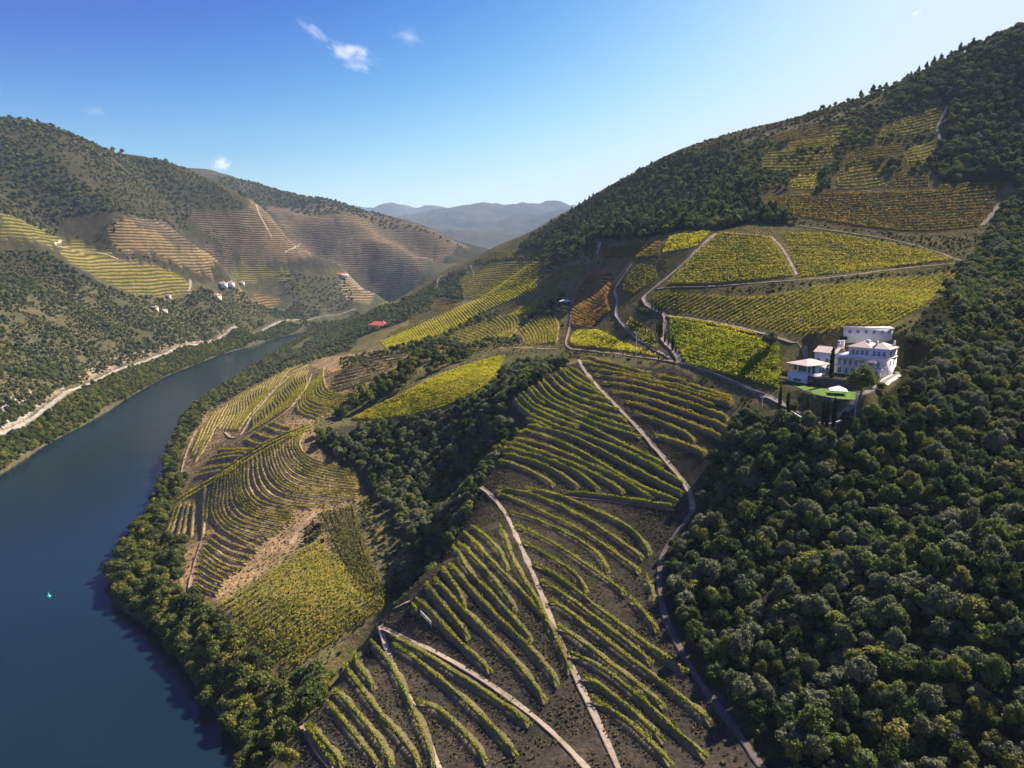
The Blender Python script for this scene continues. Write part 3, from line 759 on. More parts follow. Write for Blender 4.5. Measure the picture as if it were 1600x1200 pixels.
OCC = set()
OCC_ROAD = set()
def occupy(w, r=1, road=False):
    for x, y in np.floor(w[:, :2]/2.0).astype(int):
        for dx in range(-r, r+1):
            for dy in range(-r, r+1):
                OCC.add((x+dx, y+dy))
                if road: OCC_ROAD.add((x+dx, y+dy))
def free(x, y): return (int(math.floor(x/2)), int(math.floor(y/2))) not in OCC

def downhill(w, t):
    nrm = np.stack([-t[:,1], t[:,0]], 1)
    e = 3.0
    g = ground_z(w[:,0]+nrm[:,0]*e, w[:,1]+nrm[:,1]*e) - ground_z(w[:,0]-nrm[:,0]*e, w[:,1]-nrm[:,1]*e)
    return nrm * (-1.0 if g.mean() > 0 else 1.0)

def row_geo(w, h, wd, step, per, leaf, rng, lift=0.0, gaps=0.04):
    p = resample(w, step)
    z = ground_z(p[:,0], p[:,1]) + lift
    n = len(p)
    t = np.gradient(p, axis=0); t = unit(t); nr = np.stack([-t[:,1], t[:,0]], 1)
    vig = np.clip(0.85 + 1.3*fbm(p[:,0]/3.5, p[:,1]/3.5, 3, 8), .25, 1.45) * (rng.random(n) > gaps)
    k = np.repeat(np.arange(n), per); m = len(k)
    a = rng.uniform(-.5,.5,m)*step*1.15; b = rng.normal(0,.36,m)*wd; c = rng.uniform(.12,1.0,m)*rng.choice([1.0,1.0,1.0,1.18],m)
    hh = h*(0.45+0.55*vig[k])
    cen = np.c_[p[k,0]+t[k,0]*a+nr[k,0]*b, p[k,1]+t[k,1]*a+nr[k,1]*b, z[k]+c*hh]
    ok = vig[k] > 0.05; cen = cen[ok]; k = k[ok]
    nn = unit(rng.normal(size=cen.shape)*np.array([1,1,.8]) + np.array([0,0,.45]))
    q = rot_quads(cen, nn, leaf*np.ones(len(cen)), rng)
    V = [q.reshape(-1,3)]; F = [np.arange(len(cen)*4).reshape(-1,4)]
    # woody, leafy heart of the hedge
    s = resample(w, max(step*2.5, 1.5)); zs = ground_z(s[:,0], s[:,1])+lift; ts = unit(np.gradient(s, axis=0)); ns = np.stack([-ts[:,1], ts[:,0]], 1)
    o = len(cen)*4; ww = wd*.14
    L = np.c_[s-ns*ww, zs-.1]; R = np.c_[s+ns*ww, zs-.1]; T = np.c_[s, zs+h*.48*np.clip(.8+.7*fbm(s[:,0]/4, s[:,1]/4, 2, 4), .4, 1.1)]
    A = np.stack([L,T,R],1).reshape(-1,3); nn_ = len(s)
    f = [(o+i*3+j, o+i*3+j+1, o+(i+1)*3+j+1, o+(i+1)*3+j) for i in range(nn_-1) for j in (0,1)]
    V.append(A); F.append(np.array(f, int).reshape(-1,4))
    return np.concatenate(V), np.concatenate(F)

def bank_geo(w, up, out_, lip, step, rng):
    p = resample(w, step); t = unit(np.gradient(p, axis=0)); dn = downhill(p, t)
    wob = 1 + .5*fbm(p[:,0]/5, p[:,1]/5, 3, 12)
    prof = [(-up,-.35),(-up*.45,lip*.75),(out_*.32,lip),(out_*.62,lip*.55),(out_*1.15,-.45)]
    n = len(p); taper = np.clip(np.minimum(np.arange(n), np.arange(n)[::-1])/3.0, 0, 1)
    V = []
    for s, hgt in prof:
        q = p + dn*(s*wob)[:,None]
        zz = ground_z(q[:,0], q[:,1]) + np.where(hgt > 0, hgt*wob*taper - .12*(1-taper), hgt)
        V.append(np.c_[q, zz])
    V = np.stack(V,1).reshape(-1,3); k = len(prof)
    F = np.array([(i*k+j, i*k+j+1, (i+1)*k+j+1, (i+1)*k+j) for i in range(n-1) for j in range(k-1)])
    return V, F, np.tile(np.array([0,.55,1.0,.35,0], np.float32), n)  # lip weights: grass fringe and painted sunlight, strongest on the edge

NROWS = [0]
def vineyard(label, rows, mat, h=1.25, wd=.55, step=.55, per=9, leaf=.24, bank=None, bmat=None, world=False, gaps=.07, seed=1, minlen=4.0):
    rng = np.random.default_rng(seed)
    root = None; geos = []
    for r in rows:
        w = np.asarray(r)[:, :2] if world else px_line(r)[:, :2]
        w = smooth_pts(resample(w, 2.0), 2)
        if len(w) < 2 or np.linalg.norm(np.diff(w, axis=0), axis=1).sum() < minlen: continue
        lift = bank[2]*.9 if bank else 0.0
        occupy(resample(w, 1.5))
        if root is None:
            root = empty("vineyard", (float(w[0,0]), float(w[0,1]), float(ground_z(w[0,0], w[0,1]))))
            org = np.array(root.location)
        v, f = row_geo(w, h, wd, step, per, leaf, rng, lift, gaps)
        link(bpy.data.objects.new("vine_row", mesh_np("vine_row", v-org, f, mat)), root); NROWS[0] += 1
        if bank:
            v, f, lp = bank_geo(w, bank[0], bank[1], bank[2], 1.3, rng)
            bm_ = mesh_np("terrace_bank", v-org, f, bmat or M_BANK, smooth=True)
            at_ = bm_.attributes.new("sunlit_grassy_lip", 'FLOAT', 'POINT'); at_.data.foreach_set("value", lp)
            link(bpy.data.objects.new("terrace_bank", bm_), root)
    if root: tag(root, label, "vineyard", "vineyards on the hillsides")
    return root

def zc(ox, oy, s, *rows):
    return [[(ox+x/s, oy+y/s) for x, y in r] for r in rows]

def family(keys, per_gap, npt=14):
    """rows between traced key rows (picture coordinates)"""
    K = []
    for k in keys:
        p = chaikin(k, 2); s = np.r_[0, np.cumsum(np.linalg.norm(np.diff(p, axis=0), axis=1))]; q = np.linspace(0, s[-1], npt)
        K.append(np.stack([np.interp(q, s, p[:,0]), np.interp(q, s, p[:,1])], 1))
    out = []
    for i in range(len(K)-1):
        g = per_gap if isinstance(per_gap, int) else per_gap[i]
        for j in range(g): out.append(K[i] + (K[i+1]-K[i])*(j/g))
    out.append(K[-1])
    return out

NB = (2.0, 1.7, .6)     # bench width, bank width, lip height near by
rowsR = zc(780,540,4.21, [(560,90),(720,120),(900,170),(1000,195)], [(1040,205),(1130,220),(1220,245)], [(560,118),(750,158),(950,212),(1000,220)],
 [(600,155),(800,195),(1000,240),(1200,300),(1410,365),(1540,395)], [(630,205),(850,228),(1050,280),(1250,340),(1410,405)],
 [(690,258),(850,270),(1050,325),(1250,390),(1490,470),(1500,510)], [(740,310),(900,340),(1100,395),(1300,470),(1490,540),(1510,580)],
 [(830,375),(950,410),(1150,480),(1330,550),(1470,615)], [(895,455),(1050,510),(1180,560),(1250,600),(1285,650)], [(1025,598),(1150,635),(1280,680),(1370,725)],
 [(1230,260),(1400,312),(1520,352)], [(1010,232),(1200,282),(1400,340),(1530,372)])
vineyard("vineyard with widely spaced yellow green rows right of the steep pale track", rowsR, V_MIX, bank=NB, seed=2)
rowsL = zc(780,540,4.21, [(470,155),(560,210),(620,255)], [(430,165),(530,240),(660,310)], [(400,160),(470,240),(600,300),(690,340)], [(370,195),(440,270),(560,330),(740,378)],
 [(330,205),(400,290),(540,365),(790,430)], [(290,240),(370,330),(520,400),(700,460),(850,500)], [(255,250),(330,350),(470,420),(680,500),(890,562)],
 [(215,280),(300,370),(450,440),(650,530),(940,612)], [(190,285),(235,350),(300,395)], [(160,320),(230,400),(400,470),(560,530),(700,600),(900,700),(1080,790)],
 [(130,330),(200,410),(350,485),(520,548)], [(95,350),(150,430),(280,500),(420,555),(600,610),(800,690),(1000,790),(1210,915)],
 [(180,490),(260,520),(340,555)], [(190,540),(340,565),(480,605),(640,680),(800,770),(1000,880),(1220,990)],
 [(110,560),(250,590),(420,650),(600,740),(770,850),(950,950),(1180,1040)], [(100,630),(250,650),(440,720),(640,810),(830,900),(1010,1020)],
 [(75,655),(250,700),(430,765),(600,840),(730,910),(825,980)], [(30,690),(200,720),(400,785),(550,860),(660,965)],
 [(30,728),(200,760),(350,820),(460,890),(525,950)], [(0,770),(150,810),(280,875),(365,935)])
vineyard("vineyard of many curving green rows between the ravine wood and steep pale track", rowsL, V_GREEN, bank=NB, seed=3)
rowsC = [zc(780,540,4.21, [(415,970),(600,985),(850,1020),(1150,1075)])[0],
 [(822,766),(875,775),(919,797),(966,816),(997,837),(1016,869)], [(778,766),(825,772),(872,791),(919,816),(966,847),(1006,876)],
 [(775,772),(825,791),(875,816),(925,841),(972,876),(1000,898)], [(798,803),(841,816),(888,838),(934,866),(950,897)],
 [(806,825),(862,850),(912,884),(950,909),(978,933)], [(817,850),(862,875),(894,895),(909,912),(916,928)],
 [(834,884),(869,903),(903,928),(931,953),(956,970),(994,1000),(1031,1025),(1075,1055)], [(859,941),(887,959),(912,978),(937,997),(975,1028),(1019,1059),(1069,1097),(1115,1137)],
 [(891,1025),(931,1041),(969,1069),(1012,1106),(1050,1141),(1105,1190)], [(925,1095),(965,1120),(1000,1150),(1050,1200)], [(846,912),(880,932),(918,960),(950,985),(985,1012),(1020,1042)], [(872,982),(905,1005),(945,1035),(990,1070),(1040,1110)], [(908,1060),(950,1082),(990,1118),(1040,1165)], [(1010,905),(1018,925),(1022,950)], [(985,940),(1005,960),(1028,990)]]
vineyard("vineyard with long dark rows sweeping down to the shaded wood right of middle track", rowsC, V_GREEN, bank=NB, seed=4)
rowsB = [[(781,825),(803,887),(837,937),(856,975),(881,1028),(891,1056)], [(737,825),(762,844),(781,866),(794,894)], [(725,834),(750,862),(781,894),(819,931),(847,965)],
 [(716,853),(747,881),(781,922),(800,947),(806,959)], [(708,859),(731,897),(766,928),(797,966),(825,994),(831,1009)], [(703,886),(737,925),(781,972),(825,1012),(856,1050),(873,1075)],
 [(691,891),(712,919),(725,944),(727,953)], [(680,909),(712,944),(750,981),(784,1016),(816,1050),(855,1102)], [(666,916),(687,944),(716,975),(734,1003)],
 [(650,939),(669,953),(694,984),(731,1019),(769,1055)], [(644,947),(651,959)]]
vineyard("terraced vineyard of slanting green rows above the long white sign frame", rowsB, V_GREEN, bank=NB, seed=5, minlen=1.5)
rowsD = [[(612,997),(653,1019),(700,1050),(747,1078),(794,1109),(830,1137)], [(612,1009),(650,1034),(687,1066),(731,1103),(762,1134),(781,1153),(809,1187)],
 [(653,1100),(681,1109),(706,1131),(737,1162),(762,1197)]]
vineyard("narrow vineyard wedge of few rows between the two forking tracks", rowsD, V_GREEN, bank=NB, seed=6)
rowsE = [[(581,1006),(612,1044),(634,1091),(653,1131),(669,1169),(678,1202)], [(550,1031),(565,1052),(585,1080)], [(537,1041),(550,1062),(581,1106),(612,1141),(634,1166),(658,1202)],
 [(522,1084),(544,1103),(572,1137),(597,1166),(613,1202)], [(512,1103),(541,1137),(566,1169),(593,1202)], [(476,1137),(498,1166),(524,1202)], [(484,1137),(514,1172),(538,1202)]]
vineyard("dark shaded vineyard corner with thin bright rows left of the forking tracks", rowsE, V_GREEN, bank=NB, seed=7)

# terraced spur by the river
ZA = (240,560,4.444)
SB = (1.5,1.6,.6)
kA = zc(*ZA, [(1060,500),(1010,560),(1000,620),(1060,690),(1170,735),(1380,780)], [(970,530),(950,600),(980,680),(1060,760),(1200,800),(1400,830)],
 [(900,570),(890,640),(930,740),(1020,800),(1150,850),(1420,885)], [(830,610),(840,700),(870,790),(930,870),(1050,910),(1420,940)],
 [(770,650),(775,760),(830,860),(930,930),(1100,960),(1420,985)], [(720,680),(715,780),(740,880),(800,960),(950,1010),(1220,1035)],
 [(660,710),(650,820),(660,920),(720,1000),(850,1040),(985,1055)], [(610,730),(600,880),(620,970),(690,1045),(800,1085),(985,1110)],
 [(545,770),(560,920),(580,1020),(640,1080),(760,1130),(960,1160)], [(500,800),(500,920),(470,1060),(530,1140),(640,1190),(860,1230)], [(440,830),(410,960),(400,1090),(460,1190),(600,1270),(720,1320)])
arcs = family(zc(240,720,4.444, [(400,500),(480,560),(590,610),(730,640)], [(335,610),(420,690),(520,750),(620,760)], [(312,720),(400,790),(500,830)], [(292,860),(360,910),(450,940)]), [3,3,3])
low = zc(240,720,4.444, [(370,545),(450,600),(560,650),(720,672)], [(335,610),(420,690),(520,750),(590,772)], [(312,720),(400,790),(510,822)], [(292,860),(360,910),(450,940)],
 [(360,180),(352,300),(340,540)], [(285,290),(270,400),(262,540)], [(250,285),(222,420),(200,550)], [(190,300),(145,430),(100,560)], [(160,330),(120,430),(75,540)], [(225,290),(190,420),(160,550)], [(390,230),(375,330),(365,420)])
SPB = dict(step=.9, per=7, leaf=.30, h=1.2, wd=.6, bmat=M_BANKR)
vineyard("amphitheatre of curved ochre terraces on the near side of the river spur", family(kA, [3,3,3,3,2,2,2,3,3,3])+low[4:]+arcs, V_MIX, bank=SB, seed=8, gaps=.15, **SPB)
kF = zc(*ZA, [(430,370),(380,440),(330,560),(280,680)], [(540,300),(500,380),(470,440),(430,480)], [(610,250),(580,320),(590,380),(550,440),(530,500)], [(680,210),(650,280),(680,330),(630,400),(590,500)],
 [(760,170),(730,230),(740,280),(690,350),(660,400)], [(850,120),(810,180),(790,240),(765,285)], [(950,70),(900,130),(865,185)])
vineyard("wavy terraced vineyard on the river spur between the riverside trees and the upper pale track", family(kF, 4), V_MIX, bank=SB, seed=9, gaps=.1, **SPB)
kG = zc(*ZA, [(720,370),(690,430),(700,480),(660,520)], [(800,290),(760,360),(790,410),(730,480)], [(870,210),(840,290),(890,330),(830,400),(820,430)], [(940,140),(900,210),(960,260),(910,330),(890,380)],
 [(1010,80),(970,150),(1020,200),(990,260),(960,330)], [(1070,90),(1050,130),(1070,180),(1040,230)])
vineyard("wavy terraced vineyard enclosed by the two pale tracks on the river spur", family(kG, 4), V_MIX, bank=SB, seed=10, gaps=.1, **SPB)
kH = zc(*ZA, [(1000,330),(1000,370),(1050,400),(1150,430)], [(1090,190),(1060,260),(1080,300),(1150,330),(1280,350)], [(1140,130),(1130,200),(1100,250),(1130,290),(1300,320)], [(1180,60),(1170,130),(1190,210),(1230,250),(1380,270)])
leafy = zc(*ZA, [(640,560),(700,600),(770,612)], [(700,520),(780,560),(835,560)], [(770,480),(860,520),(930,520)], [(460,640),(560,640),(690,645)], [(380,720),(500,690),(610,690)], [(330,780),(430,760),(530,750)], [(400,690),(500,665),(640,665)],
   [(300,820),(400,800),(470,790)], [(820,450),(900,480),(960,500)], [(360,560),(330,640),(290,720)], [(410,520),(370,600),(320,680)], [(340,480),(310,560),(270,650)])
vineyard("terraced vineyard on the crest of the river spur below the olive scrub", family(kH, 4)+leafy, V_MIX, bank=SB, seed=11, gaps=.1, **SPB)
ridge = [[(485,668),(454,679),(420,695),(386,715),(352,738),(319,756),(285,776),(267,789)], [(487,672),(456,684),(422,700),(388,720),(354,743),(321,761),(287,781)], [(484,664),(452,675),(418,691),(384,711),(350,734)]]
vineyard("bright yellow line of vines along the crest dividing the river spur terraces", ridge, V_GOLD, step=.9, per=9, leaf=.36, seed=12)

# rough vineyard on the flat by the river mouth of the ravine
fl = family([[(350,945),(420,905),(495,850)], [(400,1000),(470,950),(545,890)], [(450,1045),(520,1000),(600,945)]], 9)
vineyard("unkempt yellow green vineyard on the flat below the river spur", fl, V_MIX, h=1.5, wd=2.3, step=.8, per=9, leaf=.40, gaps=.22, seed=13)
strip = family([[(505,800),(525,850),(555,905),(595,945)], [(550,790),(560,840),(580,890),(610,935)]], 5)
vineyard("weedy vine strip between the unkempt flat vineyard and the shaded ravine", strip, V_DULL, h=1.7, wd=2.4, step=.9, per=8, leaf=.42, gaps=.25, seed=14)
gold = family([[(553,656),(600,654),(645,648),(700,634),(745,612),(770,595)], [(560,650),(610,630),(655,615),(700,600),(740,585),(780,572)], [(577,643),(640,612),(665,597),(705,581),(760,562),(788,558)]], [8,8])
vineyard("bright golden yellow vineyard strip beside the dark ravine wood", gold, V_GOLD, h=1.5, wd=1.0, step=.8, per=9, leaf=.38, gaps=.03, seed=15)
# upper golden strip: short rows across it
up = family([[(596,534),(606,546)], [(640,516),(655,538)], [(690,492),(706,516)], [(745,470),(762,484)], [(790,455),(806,466)], [(835,443),(842,452)]], [13,14,14,11,9])
vineyard("long yellow vineyard strip of short slanting rows right of the red roofed farmhouse", up, V_GOLD, h=1.4, wd=1.0, step=1.0, per=7, leaf=.38, gaps=.14, seed=16)
fanr = family(zc(560,400,4, [(1000,490),(1030,520),(1045,558)], [(1060,420),(1110,490),(1120,552)], [(1130,400),(1190,460),(1190,548)], [(1220,385),(1248,430),(1232,545)]), 4)
vineyard("fan of curved yellow green vine rows right of the ochre path above the ravine head", fanr, V_MIX, h=1.6, wd=.9, step=1.0, per=8, leaf=.42, bank=(2.0,1.8,.6), bmat=M_BANKR, seed=17)
fanl = family(zc(560,400,4, [(560,520),(620,540),(680,560)], [(640,470),(720,490),(790,530)], [(740,430),(830,460),(890,520)], [(860,390),(920,440),(930,520)], [(960,370),(1010,410),(975,480)]), 4)
vineyard("arched vine rows left of the ochre path above the ravine head", fanl, V_MIX, h=1.6, wd=.9, step=1.0, per=8, leaf=.42, bank=(2.0,1.8,.6), bmat=M_BANKR, seed=18, gaps=.12)
top = family(zc(560,400,4, [(1000,330),(1060,320),(1120,300)], [(940,375),(1030,365),(1100,345)]), 5)
vineyard("small yellow vineyard patch over the fan of curved rows", top, V_GOLD, h=1.6, wd=.9, step=1.1, per=8, leaf=.42, seed=19)
Z6 = (860,380,6)
org = family(zc(*Z6, [(350,330),(450,320),(580,310)], [(280,420),(380,430),(500,470),(520,540)], [(240,520),(340,570),(440,620),(560,640)], [(210,600),(300,660),(380,700),(480,700)], [(200,760),(260,780),(380,800)]), [5,5,5,5])
vineyard("orange brown vineyard of slanting rows between the ochre path and the winding stony track", org, V_ORNG, h=1.6, wd=.9, step=1.0, per=8, leaf=.42, bank=(1.8,1.6,.5), bmat=M_BANKR, seed=20)
tri = family(zc(*Z6, [(250,830),(420,820),(560,880)], [(190,900),(420,920),(700,960)], [(200,955),(500,985),(980,1055)]), 5)
vineyard("yellow triangular vineyard under the orange vineyard beside the contour road", tri, V_GOLD, h=1.5, wd=1.1, step=1.0, per=8, leaf=.42, seed=21, gaps=.15)
mid = family(zc(*Z6, [(720,330),(780,240),(860,200)], [(690,440),(820,360),(980,240)], [(780,470),(900,400),(1000,330)]), 4)
vineyard("patchy green vineyard between the stony track and the broad pale road", mid, V_MIX, h=1.6, wd=.9, step=1.0, per=8, leaf=.42, seed=22, gaps=.2)
rst = family([[(942,393),(985,384),(1030,380)], [(945,404),(985,402),(1028,400)]], 5)
vineyard("rusty brown vineyard patch beneath the pine wood", rst, V_TURN, h=1.6, wd=1.0, step=1.2, per=7, leaf=.45, seed=23)
ylw = family([[(1046,372),(1075,367),(1108,364)], [(1036,395),(1060,391),(1088,384)]], 7)
vineyard("small bright yellow vineyard at the top end of the broad pale road", ylw, V_GOLD, h=1.6, wd=1.1, step=1.1, per=8, leaf=.45, seed=24)
# big plots right of the broad road
pl = family([[(1122,367),(1165,369),(1203,373)], [(1085,400),(1150,404),(1220,398)], [(1045,444),(1130,444),(1238,432)]], [9,11])
vineyard("sunlit green vineyard of level rows between the broad pale road and the short dirt path", pl, V_MIX, h=1.6, wd=1.0, step=.9, per=9, leaf=.38, bank=(1.6,1.4,.35), seed=25)
pr = family([[(1222,366),(1290,367),(1330,371)], [(1230,380),(1330,380),(1440,393)], [(1240,405),(1350,402),(1490,407)], [(1252,433),(1330,425),(1420,415)]], [5,6,7])
vineyard("sunlit green vineyard of level rows right of the short dirt path under the upper road", pr, V_MIX, h=1.6, wd=1.0, step=.9, per=9, leaf=.38, bank=(1.6,1.4,.35), seed=26)
def grid_rows():
    out = []; poly = [(1015,458),(1100,463),(1180,467),(1260,453),(1340,442),(1500,427),(1480,447),(1440,480),(1400,508),(1330,512),(1320,520),(1270,526),(1200,515),(1100,495),(1030,480)]
    P = np.array(poly, float)
    for c in np.arange(880, 1760, 10.5):
        # line x = c + k, y = 560 - .53 k
        k = np.linspace(-120, 420, 541); x = c-100+k; y = 540-.53*k
        ins = in_poly(x, y, poly)
        if ins.sum() > 14:
            j = np.nonzero(ins)[0]; out.append([(x[i], y[i]) for i in (j[0], j[len(j)//3], j[2*len(j)//3], j[-1])])
    return out
vineyard("large smooth vineyard with fine diagonal rows behind the white villa", grid_rows(), V_MIX, h=1.45, wd=.6, step=.8, per=8, leaf=.32, seed=27)
gr = family([[(1048,500),(1130,519),(1215,546)], [(1048,530),(1130,552),(1218,582)], [(1072,568),(1130,583),(1215,606)]], [9,6])
vineyard("lush green vineyard left of the white villa below the dirt lane", gr, V_GREEN, h=1.6, wd=1.1, step=.7, per=9, leaf=.34, seed=28)
vineyard("two thin vine rows between the dirt lane and the lush green vineyard", [[(1045,497),(1110,506),(1180,522)],[(1052,503),(1120,514),(1190,532)]], V_GOLD, h=1.4, wd=.8, step=.9, per=8, leaf=.34, seed=281)
uo = family([[(1190,312),(1280,305),(1350,303)], [(1195,322),(1350,318),(1560,296)], [(1215,334),(1350,340),(1545,330)], [(1330,352),(1430,364),(1530,354)]], [4,6,6])
vineyard("broad orange and green vineyard of level rows above the upper road", uo, V_TURN, h=1.5, wd=.9, step=1.1, per=7, leaf=.42, gaps=.12, seed=29, bank=(1.6,1.4,.35))
u2 = family([[(1470,292),(1520,288),(1574,286)], [(1460,300),(1520,300),(1565,295)]], 3)
vineyard("yellow orange vineyard corner beside the right hand wood", u2, V_TURN, h=1.6, wd=1.1, step=1.3, per=7, leaf=.5, seed=30)
def patch(label, keys, gap, mat, seed): vineyard(label, family(keys, gap), mat, h=1.5, wd=.9, step=1.3, per=6, leaf=.45, seed=seed, gaps=.3)
patch("green vineyard patch high on the hill beside the steep pale path", [[(1390,195),(1430,180),(1478,168)], [(1370,215),(1420,212),(1462,200)]], 6, V_MIX, 31)
patch("orange vineyard patch high on the hill near the skyline grass", [[(1210,212),(1250,200),(1290,190)], [(1215,222),(1260,215),(1300,210)]], 5, V_TURN, 32)
patch("green vineyard patch beside the orange patch high on the hill", [[(1305,185),(1330,180),(1350,178)], [(1300,210),(1330,208),(1352,200)]], 5, V_GREEN, 33)
patch("green and orange vineyard patch in the middle of the scrubby upper hill", [[(1200,240),(1250,236),(1300,232)], [(1190,265),(1240,268),(1300,262)]], 6, V_MIX, 34)
patch("small golden vineyard steps below the rocks on the upper hill", [[(1310,270),(1340,262),(1370,258)], [(1305,295),(1345,296),(1380,290)]], 6, V_MIX, 35)
patch("small vineyard terraces beside the dark thicket on the upper hill", [[(1395,275),(1420,268),(1450,268)], [(1385,292),(1420,292),(1450,290)]], 5, V_TURN, 36)
patch("green vineyard slope at the left end of the upper hill", [[(1150,232),(1180,222),(1205,215)], [(1165,262),(1190,250),(1210,235)]], 5, V_GREEN, 37)
patch("yellow patch of vines under the pine belt on the upper hill", [[(1235,278),(1255,275),(1275,276)], [(1238,296),(1258,296),(1275,294)]], 5, V_GOLD, 38)
patch("pale vineyard terraces on the middle slope below the wooded ridge", [[(735,420),(790,410),(845,412)], [(715,445),(780,440),(840,438)], [(730,468),(790,458),(830,455)]], [8,8], V_MIX, 39)
patch("grey brown vineyard on the rounded shoulder above the red roof", [[(640,478),(680,465),(715,472)], [(640,505),(675,500),(705,492)]], 11, V_TURN, 40)
patch("tiny yellow terraces on the river side beyond the red roof", [[(588,478),(610,470),(630,470)], [(600,488),(620,484),(640,478)]], 4, V_GOLD, 41)
patch("olive striped vineyard on the middle slope left of the rusty patch", [[(860,430),(885,420),(915,412)], [(845,452),(875,440),(905,432)]], 6, V_MIX, 42)
patch("thin green vineyard terraces right of the winding track on the middle slope", [[(770,395),(810,392),(850,392)], [(745,412),(800,402),(852,404)]], 5, V_TURN, 43)
patch("faded vineyard steps between the red roofed farmhouse and the long yellow strip", [[(610,520),(640,508),(668,500)], [(605,528),(630,518),(655,508)]], 4, V_MIX, 44)
patch("olive terraces below the skyline grass on the upper hill", [[(1235,224),(1275,216),(1320,214)], [(1225,236),(1270,230),(1318,228)]], 4, V_MIX, 45)
patch("rusty terraces right of the golden steps on the upper hill", [[(1330,238),(1370,228),(1410,226)], [(1322,256),(1368,248),(1412,244)]], 5, V_TURN, 46)
patch("green terraces under the steep pale path on the upper hill", [[(1420,235),(1445,228),(1462,222)], [(1418,258),(1440,256),(1458,250)]], 5, V_MIX, 47)
patch("short vine steps left of the stone shed on the middle slope", [[(850,455),(868,450),(884,446)], [(842,474),(860,470),(876,466)]], 5, V_MIX, 48)
patch("small olive terraces between the stony track and the cypress row", [[(985,500),(1005,510),(1020,522)], [(977,512),(1000,530),(1028,548)]], 4, V_MIX, 49)
vineyard("overgrown ochre terraces with sparse vines beside the riverside spur crest", family([[(545,572),(590,556),(640,552)], [(520,590),(570,580),(620,570)], [(512,616),(548,606),(590,592)]], 4), V_DULL, h=1.3, wd=.8, step=1.1, per=6, leaf=.38, bank=(1.8,1.7,.6), bmat=M_BANKR, seed=50, gaps=.25)
vineyard("thin ochre terrace lines above the riverside trees at the spur's far end", family([[(440,580),(470,566),(505,556)], [(455,586),(485,572),(515,560)]], 3), V_MIX, h=1.2, wd=.7, step=1.1, per=6, leaf=.36, bank=(1.6,1.5,.5), bmat=M_BANKR, seed=51, gaps=.15)
# ------------------------------------------------------------------ woods, scrub and single trees
for w_, hw in ROADS_W:
    q = resample(w_, 1.5); rr = 1 if np.hypot(q[:,0], q[:,1]).mean() < 900 else 2
    occupy(q, rr)
    occupy(q, 0, True)
for a in resample(np.r_[np.array(PLAT), np.array(PLAT[:1]), np.array(LAWN), np.array(LAWN[:1])], 1.0): occupy(a[None], 2)

def scatter_poly(px_poly, spacing, world=False, keep=1.0, thin=0.0, seed=0, rows=True):
    w = np.array(px_poly if world else [p[:2] for p in sights(px_poly)])
    rng = np.random.default_rng(seed)
    x0, x1, y0, y1 = w[:,0].min(), w[:,0].max(), w[:,1].min(), w[:,1].max()
    gx, gy = np.meshgrid(np.arange(x0, x1, spacing), np.arange(y0, y1, spacing*.87), indexing='ij')
    gx = gx + rng.uniform(-.48,.48,gx.shape)*spacing; gy = gy + rng.uniform(-.48,.48,gy.shape)*spacing
    gx, gy = gx.ravel(), gy.ravel()
    ok = in_poly(gx, gy, [tuple(p) for p in w]) & (rng.random(gx.size) < keep)
    if thin: ok &= (fbm(gx/(spacing*6), gy/(spacing*6), 3, seed+5) > thin)
    gx, gy = gx[ok], gy[ok]
    occ_ = OCC if rows else OCC_ROAD
    ok = np.array([(int(math.floor(x/2)), int(math.floor(y/2))) not in occ_ for x, y in zip(gx, gy)], bool) if len(gx) else np.zeros(0, bool)
    gx, gy = gx[ok], gy[ok]
    ok = ~in_poly(gx, gy, RIVER) & ~in_poly(gx, gy, PLAT) & ~in_poly(gx, gy, LAWN)
    return np.c_[gx[ok], gy[ok]]

def near_line(pts, line, d0, d1):
    d = dist_poly(pts[:,0], pts[:,1], line, closed=False); return pts[(d > d0) & (d < d1)]

TREES = []   # candidates: (species, x, y, z, diameter, height factor, label, group, mass)
MASS = {}
def plant(key, sp, P, lo, hi, hf=(.85,1.15), seed=0, power=1.0):
    rng = np.random.default_rng(seed+100)
    d = lo + (hi-lo)*rng.random(len(P))**power
    z = ground_z(P[:,0], P[:,1]) - 0.03*d
    MASS.setdefault(key, []).append((sp, np.c_[P, z], d, rng.uniform(*hf, len(P)), rng.uniform(0, 6.28, len(P)), rng.integers(0, len(sp.variants), len(P))))

A1 = [(1085,800),(1050,850),(1038,930),(1075,1020),(1135,1090),(1205,1215),(1820,1215),(1820,430),(1600,470),(1545,500),(1500,520),(1440,545),(1410,590),(1385,640),(1345,675),(1290,685),(1200,655),(1150,650),(1145,690),(1112,722)]
plant("slope", OAK, scatter_poly(A1, 2.7, thin=-.44, seed=1), 1.8, 6.8, hf=(.65,1.35), seed=1, power=1.7)
plant("slope", RIV, scatter_poly(A1, 7.5, keep=.7, thin=-.1, seed=1001), 2.5, 5.5, hf=(.8,1.5), seed=1001)
plant("slope_scrub", SCR, scatter_poly(A1, 2.4, keep=.7, seed=2), 1.2, 2.8, seed=2)
A2 = [(1600,470),(1545,500),(1500,510),(1478,455),(1500,420),(1520,405),(1545,365),(1568,325),(1600,300),(1820,300),(1820,430)]
plant("upper", OAK, scatter_poly(A2, 4.2, seed=3), 4.0, 7.5, seed=3)
A3 = [(1480,288),(1580,283),(1600,300),(1820,290),(1820,-20),(1600,48),(1500,108),(1465,140),(1487,170),(1478,220),(1445,250),(1455,270)]
plant("upper", OAK, scatter_poly(A3, 6.0, thin=-.5, seed=4), 5.0, 9.0, seed=4)
A4 = [(1250,352),(1190,348),(1110,362),(1060,360),(940,375),(880,392),(800,398),(850,362),(910,325),(1000,272),(1080,243),(1130,238),(1150,270),(1180,300),(1200,330)]
